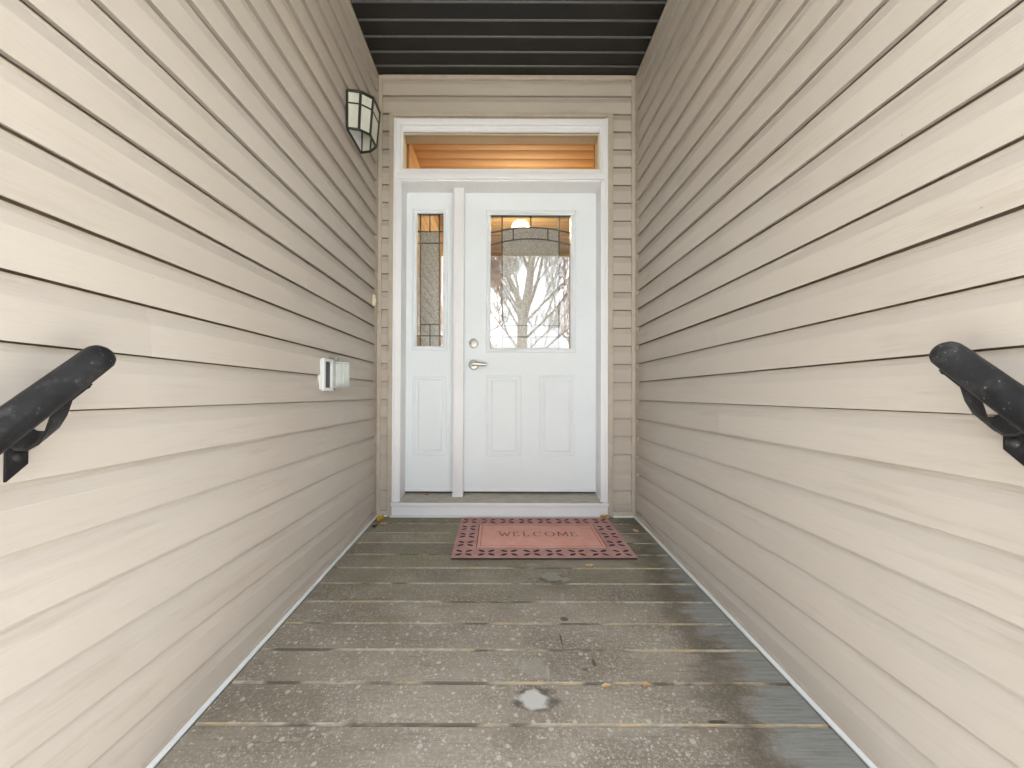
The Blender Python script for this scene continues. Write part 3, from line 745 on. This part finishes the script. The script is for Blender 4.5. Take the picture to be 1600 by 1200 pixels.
# ================================================================== lit hall behind the door
HX0, HX1, HY0, HY1, HF, HC = -.75, 1.02, .2015, 4.2, SZ + .005, .79 + 2.06
add('hall_floor', [(HX0, HY0 - .02, HF), (HX1, HY0 - .02, HF), (HX1, HY1, HF), (HX0, HY1, HF)], [(0, 1, 2, 3)], M['hall_floor'])['kind'] = 'structure'
hc = empty('hall_ceiling', (0, 2, HC)); hc['kind'] = 'structure'
box('ceiling_backing', (HX0, .14, HC + .014), (HX1, HY1, HC + .05), M['wrap'], hc)
pk = None
for i in range(int((HY1 - .14) / .125)):
    if pk is None: pk = box_me('ceiling_plank', (HX0, 0, 0), (HX1, .119, .0135), .004)
    link('ceiling_plank', pk, M['hall_ceiling'], hc, Vector((0, .14 + i * .125, HC)) - parent_off(hc))
o = empty('hall_walls', (0, 2, HF)); o['kind'] = 'structure'
box('wall_panel', (HX0 - .12, HY0, HF - .3), (HX0, HY1, HC + .1), M['hall'], o)
box('wall_panel', (HX1, HY0, HF - .3), (HX1 + .12, HY1, HC + .1), M['hall'], o)
box('wall_panel', (HX0 - .12, HY1, HF - .3), (HX1 + .12, HY1 + .12, HC + .1), M['hall'], o)
for xa, xb in ((HX0, IX0 - .002), (IX1 + .002, HX1)): box('wall_panel', (xa, HY0 - .0005, HF), (xb, HY0 + .012, HC), M['hall'], o)
hl = empty('ceiling_lamp', (.20, 1.70, HC)); tag(hl, 'glowing dome lamp on the hall ceiling behind the door glass', 'ceiling lamp')
V, Fc = tube([(.20, 1.70, HC - .001), (.20, 1.70, HC - .03)], [.17, .165], 28); add('base_ring', V, Fc, M['nickel'], hl, True)
V, Fc = tube([(.20, 1.70, HC - .0305 - .02 * i) for i in range(6)], [.155, .15, .135, .11, .07, .02], 28); add('lamp_shade', V, Fc, M['glow'], hl, True)

pl = bpy.data.lights.new('bulb_light', 'POINT'); pl.energy = 6.0; pl.color = (1.0, 0.74, 0.44); pl.shadow_soft_size = 0.10
po = bpy.data.objects.new('bulb_light', pl); COL.objects.link(po); po.parent = hl; po.location = (0, 0, -.28)

# ================================================================== wall lantern
LB = XL                                                     # siding face
YA = CAM.y + 2.2
zbot = CAM.z + 1.378; ztop = CAM.z + 1.57; zmid = CAM.z + 1.508
def bay(k):   # plan points: outward from the wall, along the wall (near to far); k widens towards the top
    return [(0.006, -.107 - .006 * k), (.062 + .010 * k, -.095 - .006 * k), (.106 + .016 * k, -.053 - .003 * k), (.106 + .016 * k, .053 + .003 * k), (.062 + .010 * k, .095 + .006 * k), (.006, .107 + .006 * k)]
def bp(i, z):
    k = (z - zbot) / (ztop - zbot); u, v = bay(k)[i]; return Vector((LB + u, YA + v, z))
lan = empty('wall_lantern', (LB, YA, zbot)); tag(lan, 'dark framed five-sided wall lantern with frosted glass panes', 'lantern')
box('back_plate', (LB + .0005, YA - .108, zbot - .008), (LB + .006, YA + .108, ztop + .004), M['lamp_metal'], lan, .001)
box('reflector', (LB + .0065, YA - .095, zbot + .004), (LB + .0085, YA + .095, ztop - .01), M['white'], lan)
for i in range(6):
    a, b = bp(i, zbot), bp(i, ztop); V, Fc = tube([a, b], .0072, 6); add('corner_bar', V, Fc, M['lamp_metal'], lan)
for z, r in ((zbot, .0068), (zmid, .0050), (ztop, .0090)):
    for i in range(5):
        V, Fc = tube([bp(i, z), bp(i + 1, z)], r, 6); add('rail_bar', V, Fc, M['lamp_metal'], lan)
for i in range(5):
    for za, zb_ in ((zbot + .003, zmid - .002), (zmid + .002, ztop - .003)):
        q = [bp(i, za), bp(i + 1, za), bp(i + 1, zb_), bp(i, zb_)]; c = sum(q, Vector()) / 4
        q = [c + (p - c) * .985 for p in q]
        nn = (q[1] - q[0]).cross(q[3] - q[0]).normalized() * .0012
        V = [p + nn for p in q] + [p - nn for p in q]
        add('pane', V, [(0, 1, 2, 3), (4, 5, 6, 7), (0, 1, 5, 4), (1, 2, 6, 5), (2, 3, 7, 6), (3, 0, 4, 7)], M['frost'], lan)
V = [bp(i, ztop + .004) for i in range(6)] + [Vector((LB + .006, YA - .07, ztop + .03)), Vector((LB + .06, YA - .04, ztop + .026)), Vector((LB + .06, YA + .04, ztop + .026)), Vector((LB + .006, YA + .07, ztop + .03))]
add('roof', V, [(0, 1, 2, 3, 4, 5), (0, 1, 7, 6), (1, 2, 7), (2, 3, 8, 7), (3, 4, 8), (4, 5, 9, 8), (6, 7, 8, 9), (0, 6, 9, 5)], M['lamp_metal'], lan)
V, Fc = tube([(LB + .05, YA, ztop + .002), (LB + .05, YA, ztop - .05), (LB + .05, YA, ztop - .06)], [.018, .018, .013], 14); sk = add('lamp_socket', V, Fc, M['grey_plastic'], lan)
V, Fc = tube([(LB + .05, YA, ztop - .0605 - d) for d in (0, .02, .045, .06, .068)], [.012, .022, .027, .019, .004], 16); add('bulb', V, Fc, M['white'], lan, True)

# ================================================================== outlet box with its lid swung open
BX = XL + .015
n_ = at_x(506.5, 585, BX); f_ = at_x(521, 585, BX)
zt_, zb_ = at_x(508, 559.5, BX).z, at_x(508, 610.5, BX).z
ob = empty('outlet_box', (XL, (n_.y + f_.y) / 2, zb_)); tag(ob, 'white weatherproof outlet box with its clear lid swung open', 'outlet box')
ya, yb2 = n_.y, f_.y
box('back_plate', (XL - .012, ya - .006, zb_ + .006), (XL + .002, yb2 + .004, zt_ - .004), M['cover'], ob, .002)
for a, b in (((ya, zb_), (ya + .018, zt_)), ((yb2 - .013, zb_), (yb2, zt_)), ((ya + .018, zb_), (yb2 - .013, zb_ + .014)), ((ya + .018, zt_ - .012), (yb2 - .013, zt_))):
    box('box_rim', (XL + .0022, a[0], a[1]), (BX, b[0], b[1]), M['cover'], ob, .0022)
box('receptacle', (XL + .0022, ya + .019, zb_ + .015), (XL + .0045, yb2 - .014, zt_ - .013), M['grey_plastic'], ob, .001)
for dz in (.045, .10):
    for dy in (.027, .038): box('socket_slot', (XL + .0046, ya + dy, zb_ + dz - .007), (XL + .0052, ya + dy + .003, zb_ + dz + .007), M['gap'], ob)
# lid: shallow clear tray hinged on the far side, standing out from the wall
xo = at_y(546, 585, yb2 + .01).x; zlt = at_y(540, 566.5, yb2 + .01).z; zlb = at_y(540, 604, yb2 + .01).z
V = []; Fc = []
inn = [(BX - .004, zlb - .006), (xo, zlb + .002), (xo, zlt), (BX - .004, zlt + .006)]
def tray(y, k):
    c = Vector((sum(p[0] for p in inn) / 4, 0, sum(p[1] for p in inn) / 4))
    return [Vector((c.x + (p[0] - c.x) * k, y, c.z + (p[1] - c.z) * k)) for p in inn]
for y_, k_ in ((yb2 + .004, 1.0), (yb2 + .004, .93), (yb2 + .026, .88), (yb2 + .028, .90), (yb2 + .006, 1.0)): V += tray(y_, k_)
for k_ in range(4):
    for j in range(4): Fc.append((k_ * 4 + j, k_ * 4 + (j + 1) % 4, k_ * 4 + 4 + (j + 1) % 4, k_ * 4 + 4 + j))
Fc += [(8, 9, 10, 11), (12, 13, 14, 15)]
Fc += [(16 + j, 16 + (j + 1) % 4, (j + 1) % 4, j) for j in range(4)]
lid = add('lid', V, Fc, M['lid'], ob)
box('lid_ridge', ((BX * .38 + xo * .62), yb2 + .002, zlb + .006), ((BX * .36 + xo * .64), yb2 + .006, zlt - .004), M['cover'], lid)
for px in (519, 525.5):
    q = at_y(px, 560 if px < 520 else 561.5, yb2 + .004); V, Fc = tube([q + Vector((0, -.008, -.001)), q + Vector((0, .010, -.001))], .0095, 14); add('hinge', V, Fc, M['hinge'], ob, True)
V, Fc = tube([at_y(523, 608, yb2) + Vector((0, -.004, 0)), at_y(523, 608, yb2) + Vector((0, .004, 0))], .004, 10); add('latch', V, Fc, M['hinge'], ob, True)

# door bell push in the corner
q = at_x(585.5, 461.5, XL + .006); q2 = at_x(587, 480, XL + .006)
bl = empty('door_bell', (XL, q.y, q2.z)); tag(bl, 'small cream door bell push in the corner beside the door', 'door bell')
box('bell_body', (XL + .0006, q.y - .030, q2.z), (XL + .014, q.y + .006, q.z), M['bell'], bl, .003)
box('bell_button', (XL + .0142, q.y - .021, (q.z + q2.z) / 2 - .012), (XL + .017, q.y - .004, (q.z + q2.z) / 2 + .012), M['white'], bl, .001)

# ================================================================== handrails
def handrail(X, s, p_end, p_far, label, t1):
    Xc = X + s * .085
    P1 = at_x(p_end[0], p_end[1], Xc); P0 = at_x(p_far[0], p_far[1], Xc)
    d = (P0 - P1).normalized()                     # down the stair, towards the camera
    R = .0240; Ltot = .56
    hr = empty('handrail', P1); tag(hr, label, 'handrail', 'handrails beside the porch steps')
    path = [P1 - d * .016, P1 - d * .0135, P1 - d * .008, P1, P1 + d * .012] + [P1 + d * v for v in seq(.05, Ltot - .05, 8)] + [P1 + d * (Ltot - .012), P1 + d * (Ltot - .003), P1 + d * Ltot]
    rad = [R * .30, R * .62, R * .86, R * .985, R] + [R] * 9 + [R, R * .93, R * .4]
    V, Fc = tube(path, rad, 28); add('rail', V, Fc, M['rail'], hr, True)
    for tt in (t1, .345):
        C = P1 + d * tt
        prof = [(.0008, -.150), (.0008, -.086), (.006, -.094), (.020, -.101), (.040, -.101), (.058, -.091), (.071, -.070), (.079, -.046), (.083, -.026)]
        th = .0048; outer = prof; inner = []
        for i, (u, v) in enumerate(prof):
            a = Vector(prof[max(i - 1, 0)]); b = Vector(prof[min(i + 1, len(prof) - 1)]); tn = (b - a).normalized(); nn = Vector((-tn.y, tn.x))
            if i <= 1: nn = Vector((1, 0))
            else: nn = Vector((-tn.y, tn.x))
            inner.append((u + nn.x * th, v + nn.y * th))
        e = d * .040
        A = Vector((X, C.y, C.z)) - e * .5
        # wall plate and bolt
        pv = [(.0008, -.152), (.0056, -.152), (.0056, -.088), (.0008, -.088)]
        V, Fc = extrude_profile(pv, A, A + e, Vector((s, 0, 0)), Vector((0, 0, 1))); bk = add('bracket', V, Fc, M['rail'], hr)
        arm = list(zip(prof[1:], inner[1:]))
        pts = [p for p, _ in arm] + [q for _, q in reversed(arm)]
        V, Fc = extrude_profile(pts, A, A + e, Vector((s, 0, 0)), Vector((0, 0, 1)))
        n = len(pts); m_ = len(arm)
        Fc = Fc[:-2]
        for base_ in (0, n):
            for i in range(m_ - 1): Fc.append((base_ + i, base_ + i + 1, base_ + n - 2 - i, base_ + n - 1 - i))
        add('bracket_arm', V, Fc, M['rail'], bk, True)
        c = A + e * .5 + Vector((s * .0056, 0, -.126))
        V, Fc = tube([c, c + Vector((s * .003, 0, 0)), c + Vector((s * .006, 0, 0)), c + Vector((s * .0075, 0, 0))], [.0095, .009, .006, .001], 14); add('bolt', V, Fc, M['rail'], bk, True)
        # saddle strap along the underside of the pipe
        nrm = Vector((0, d.z, -d.y));  nrm = nrm if nrm.z < 0 else -nrm
        sa = C + nrm * (R - .001); hw = Vector((1, 0, 0)) * .0065
        V = [];
        for tk in (-.026, .030):
            for lay in (0, .004):
                for sg in (-1, 1): V.append(sa + d * tk + nrm * lay + hw * sg)
        add('saddle', V, [(0, 1, 3, 2), (4, 5, 7, 6), (0, 1, 5, 4), (2, 3, 7, 6), (0, 2, 6, 4), (1, 3, 7, 5)], M['rail'], bk)
        for tk in (-.021, .024):
            c2 = sa + d * tk + nrm * .004; V, Fc = tube([c2, c2 + nrm * .003, c2 + nrm * .004], [.005, .004, .001], 8); add('screw', V, Fc, M['rail'], bk, True)
    return hr
handrail(XL, 1, (156, 558), (0, 672.6), 'smooth black pipe handrail bracketed to the wall with the lantern', .072)
handrail(XR, -1, (1479, 552.5), (1600, 640), 'scuffed black pipe handrail bracketed to the bare wall', .040)

# ================================================================== door mat
tl, tr_, brr, bll = at_deck(720, 809, .012), at_deck(950.5, 809, .012), at_deck(993, 871, .012), at_deck(705.5, 872, .012)
mc = (tl + tr_ + brr + bll) / 4
MW = ((tr_ - tl).length + (brr - bll).length) / 2; MD = ((bll - tl).length + (brr - tr_).length) / 2
mat = empty('door_mat', (mc.x, mc.y, SLOPE * mc.y + .0022)); tag(mat, 'red rubber welcome mat with a cut-out petal border', 'door mat')
mat.rotation_euler = (math.atan(SLOPE), 0, math.atan2((brr - bll).y, (brr - bll).x) * .5)
hw_, hd_ = MW / 2, MD / 2; BWD = .118
def curve_mesh(name, loops, ext):
    cu = bpy.data.curves.new(name, 'CURVE'); cu.dimensions = '2D'; cu.fill_mode = 'BOTH'; cu.extrude = ext / 2
    for lp in loops:
        sp = cu.splines.new('POLY'); sp.points.add(len(lp) - 1); sp.use_cyclic_u = True
        for i, p in enumerate(lp): sp.points[i].co = (p[0], p[1], 0, 1)
    ob_ = bpy.data.objects.new(name, cu); COL.objects.link(ob_)
    me = bpy.data.meshes.new_from_object(ob_.evaluated_get(bpy.context.evaluated_depsgraph_get()))
    bpy.data.objects.remove(ob_); bpy.data.curves.remove(cu); me.name = name
    return me
def petal(cx, cy, ang_, ln=.046, wd=.0125, gap_=.010):
    pts = []
    for i in range(12):
        a = 2 * math.pi * i / 12; u = math.cos(a); v = math.sin(a)
        x_ = gap_ + ln / 2 + u * ln / 2; y__ = v * wd * (1 - .35 * u * u)
        pts.append((cx + x_ * math.cos(ang_) - y__ * math.sin(ang_), cy + x_ * math.sin(ang_) + y__ * math.cos(ang_)))
    return pts
cells = []
nx, ny = 7, 4
sx_ = (MW - BWD) / nx; sy_ = (MD - BWD) / ny
for i in range(nx + 1):
    for sg in (-1, 1): cells.append((-hw_ + BWD / 2 + i * sx_, sg * (hd_ - BWD / 2)))
for j in range(1, ny):
    for sg in (-1, 1): cells.append((sg * (hw_ - BWD / 2), -hd_ + BWD / 2 + j * sy_))
loops = [[(-hw_, -hd_), (hw_, -hd_), (hw_, hd_), (-hw_, hd_)], [(-hw_ + BWD, -hd_ + BWD), (-hw_ + BWD, hd_ - BWD), (hw_ - BWD, hd_ - BWD), (hw_ - BWD, -hd_ + BWD)]]
for cx, cy in cells:
    for a in (40, 140, 220, 320): loops.append(petal(cx, cy, math.radians(a)))
me = curve_mesh('mat_border', loops, .0026)
o = link('border', me, M['mat_border'], mat, (0, 0, .0100))
link('backing', box_me('backing', (-hw_ + .002, -hd_ + .002, 0), (hw_ - .002, hd_ - .002, .0086), 0), M['petal_dark'], mat)
link('field', box_me('field', (-hw_ + BWD + .004, -hd_ + BWD + .004, .0087), (hw_ - BWD - .004, hd_ - BWD - .004, .0112), .002), M['mat_field'], mat)
V, Fc = [], []
def flat_ring(x0, x1, y0_, y1_, w_, z):
    V = [(x0, y0_, z), (x1, y0_, z), (x1, y1_, z), (x0, y1_, z), (x0 + w_, y0_ + w_, z), (x1 - w_, y0_ + w_, z), (x1 - w_, y1_ - w_, z), (x0 + w_, y1_ - w_, z)]
    return mesh('groove', V, [(j, (j + 1) % 4, 4 + (j + 1) % 4, 4 + j) for j in range(4)])
link('groove', flat_ring(-hw_ + BWD + .020, hw_ - BWD - .020, -hd_ + BWD + .018, hd_ - BWD - .018, .0028, .0116), M['letter'], mat)
# lettering: thin roman capitals built from strokes
GL = {
 'W': [[(0, 1), (.28, 0), (.5, .8), (.72, 0), (1, 1)], [(-.08, 1), (.12, 1)], [(.88, 1), (1.08, 1)]],
 'E': [[(.12, 0), (.12, 1)], [(0, 1), (.7, 1), (.7, .86)], [(.12, .52), (.55, .52)], [(0, 0), (.74, 0), (.74, .16)]],
 'L': [[(.12, 0), (.12, 1)], [(0, 1), (.28, 1)], [(0, 0), (.72, 0), (.72, .18)]],
 'C': [[(.5 + .45 * math.cos(a), .5 + .5 * math.sin(a)) for a in [math.radians(v) for v in range(48, 313, 12)]], [(.82, .98), (.82, .78)]],
 'O': [[(.5 + .47 * math.cos(a), .5 + .5 * math.sin(a)) for a in [math.radians(v) for v in range(0, 361, 12)]]],
 'M': [[(.06, 0), (.12, 1), (.5, .12), (.88, 1), (.94, 0)], [(-.05, 0), (.18, 0)], [(.82, 0), (1.06, 0)], [(0, 1), (.14, 1)], [(.86, 1), (1, 1)]]}
Wd = {'W': .062, 'E': .040, 'L': .040, 'C': .050, 'O': .054, 'M': .058}
total = sum(Wd[c] for c in 'WELCOME') + .017 * 6; x = -total / 2 + .0; LH = .062
for ch_ in 'WELCOME':
    V, Fc = [], []
    for line in GL[ch_]:
        for (a, b) in zip(line[:-1], line[1:]):
            p = Vector((x + a[0] * Wd[ch_], (a[1] - .45) * LH, 0)); q = Vector((x + b[0] * Wd[ch_], (b[1] - .45) * LH, 0))
            tv = (q - p)
            if tv.length < 1e-5: continue
            tv.normalize(); nv = Vector((-tv.y, tv.x, 0)) * (.0034 if abs(tv.y) > .8 else .0018); p -= tv * .0015; q += tv * .0015
            k = len(V); V += [p - nv, q - nv, q + nv, p + nv]; Fc.append((k, k + 1, k + 2, k + 3))
    link('letter', mesh('letter', [v + Vector((0, .012, .0117)) for v in V], Fc), M['letter'], mat)
    x += Wd[ch_] + .017

# ================================================================== fallen leaves
def leaf(P, size, yaw, m, curl, label, asp=.62):
    V = []; Fc = []; n = 7
    for i in range(n):
        u = i / (n - 1); wv_ = math.sin(math.pi * min(1, u * .96 + .03)) ** .8 * asp / 2 * (1 + .18 * math.sin(u * 17))
        for j, sv in enumerate((-1, -.5, 0, .5, 1)):
            V.append(Vector(((u - .5) * size, sv * wv_ * size, size * (curl * (sv * sv) * .35 + curl * .5 * (u - .5) ** 2 + .02 * math.sin(u * 9 + sv * 3) + .03))))
    for i in range(n - 1):
        for j in range(4): a = i * 5 + j; Fc.append((a, a + 1, a + 6, a + 5))
    V.append(Vector((size * .72, size * .03, size * .05))); k = len(V) - 1; Fc.append(((n - 1) * 5 + 1, (n - 1) * 5 + 3, k))
    me = mesh('fallen_leaf', V, Fc, True)
    o = link('fallen_leaf', me, m, None, P); o.rotation_euler = (math.atan(SLOPE), 0, yaw)
    tag(o, label, 'leaf', 'fallen leaves on the porch'); return o
LF = [((594, 815), .062, 1.1, 'leaf_yellow', 1.2, 'bright yellow curled leaf in the deck corner under the lantern wall', 0),
      ((600, 820.5), .040, .3, 'leaf_pale', .6, 'pale stem-like leaf scrap beside the bright yellow corner leaf', 0),
      ((585.5, 824), .034, .8, 'leaf_dark', .9, 'dark dried leaf in the corner next to the yellow leaf', 0),
      ((943.5, 809.5), .050, .2, 'leaf_yellow', .7, 'ochre leaf on the back corner of the red mat', .014),
      ((951, 808.3), .036, 2.0, 'leaf_pale', .7, 'small pinkish leaf against the sill at the mat corner', .014),
      ((970.5, 820), .022, .4, 'leaf_pale', .4, 'tiny pale leaf on the damp boards behind the mat corner', 0),
      ((993, 832), .036, 2.2, 'leaf_pale', .9, 'upturned pale leaf between the mat and the bare wall', 0),
      ((921, 886.5), .046, .1, 'leaf_pale', .5, 'flat cream leaf just in front of the mat', 0),
      ((947.5, 1074), .030, .2, 'leaf_pale', .4, 'small straw coloured leaf lying in a board gap', 0),
      ((1008, 1073.5), .026, .9, 'leaf_pale', .6, 'small orange-tinted leaf lying in a board gap', 0),
      ((562, 850), .018, .4, 'leaf_pale', .6, 'tiny leaf scrap at the foot of the lantern wall', 0)]
for (p, s_, yw, mk, cu_, lb, h) in LF: leaf(at_deck(p[0], p[1], h) + Vector((0, 0, .001)), s_, yw, M[mk], cu_, lb)
q = at_y(667, 773, .10); q.z = SZ - .003 + (zs1 - SZ + .003) * (.13 / (YS + .10)) + .001
leaf(q, .030, .3, M['leaf_yellow'], .5, 'small yellow leaf on the grey sill below the sidelight')

# ================================================================== bare trees across the lawn
def tree(base, limbs, seed, label, r0, depth=5):
    rnd = random.Random(seed); root = empty('bare_tree', base); tag(root, label, 'tree', 'bare trees in the front garden')
    V, Fc = [], []
    def put(path, rad, n):
        v, f = tube(path, rad, n, False); k = len(V); V.extend(v); Fc.extend([tuple(i + k for i in q) for q in f])
    def grow(p, d, ln, r, lev):
        pts = [p]; dd = d.copy(); seg = 5
        for i in range(seg):
            dd = (dd + Vector((rnd.gauss(0, .10), rnd.gauss(0, .10), rnd.gauss(.035, .05)))).normalized(); pts.append(pts[-1] + dd * (ln / seg))
        put(pts, [r * (1 - .62 * i / seg) for i in range(seg + 1)], 7 if lev < 2 else 4 if lev < 4 else 3)
        if lev >= depth: return
        nchild = rnd.randint(4, 6)
        for i in range(nchild):
            f = .28 + .72 * (i + 1) / nchild; k = min(seg, int(f * seg)); pp = pts[k]
            ax = Vector((rnd.gauss(0, 1), rnd.gauss(0, 1), rnd.gauss(0, .5))).normalized()
            nd = (dd * .80 + ax * .55 + Vector((0, 0, .12))).normalized()
            grow(pp, nd, ln * rnd.uniform(.48, .70), r * (1 - .62 * f) * .50 + .007, lev + 1)
    B = Vector(base)
    top = limbs['fork']
    tv, tf = tube([B, B + (top - B) * .15, B + (top - B) * .55, top], [r0 * 1.35, r0 * 1.08, r0, r0 * .95], 12, False)
    add('trunk', tv, tf, M['bark'], root, True)
    for (d, ln, r) in limbs['limbs']: grow(top - Vector((0, 0, .12)), Vector(d).normalized(), ln, r, 1)
    for (h, d, ln, r) in limbs['low']: grow(B + (top - B) * h, Vector(d).normalized(), ln, r, 2)
    add('crown', V, Fc, M['bark'], root)
T = Vector((.66, -11.3, GZ - .02))
tree(T, {'fork': Vector((.72, -11.3, 3.55)),
         'limbs': [((-.09, .05, 1), 3.8, .125), ((.24, -.05, 1), 4.0, .165), ((.50, .1, .9), 3.6, .07), ((-.42, -.1, .9), 3.0, .05), ((.05, .5, .8), 2.6, .04), ((-.1, -.5, .8), 2.6, .04)],
         'low': [(.86, (-.6, .1, .8), 2.6, .035), (.80, (.75, 0, .7), 2.8, .04), (.70, (-.6, -.2, .8), 2.2, .03), (.60, (.8, .2, .5), 2.4, .03), (.92, (.7, .3, .8), 2.6, .04), (.94, (-.5, -.3, .9), 2.4, .035), (.55, (-.8, .1, .5), 1.8, .025), (.68, (.7, -.3, .6), 2.2, .03)]},
     5, 'large bare tree with a forked trunk facing the entry', .175)
tree(Vector((-1.9, -15.0, GZ - .02)), {'fork': Vector((-1.75, -15, 1.6)), 'limbs': [((-.3, 0, 1), 2.2, .06), ((.35, .1, 1), 2.2, .06), ((.1, .4, 1), 1.8, .05)], 'low': [(.7, (.7, 0, .7), 1.4, .03)]}, 11, 'small bare tree beyond the pavement', .09, 4)
tree(Vector((4.6, -15.4, GZ - .02)), {'fork': Vector((4.5, -15.4, 1.4)), 'limbs': [((-.4, 0, 1), 2.4, .06), ((.35, .1, 1), 2.2, .06), ((-.1, .4, 1), 1.8, .05)], 'low': [(.7, (-.7, 0, .7), 1.4, .03)]}, 17, 'low bare tree leaning over the pavement', .09, 4)
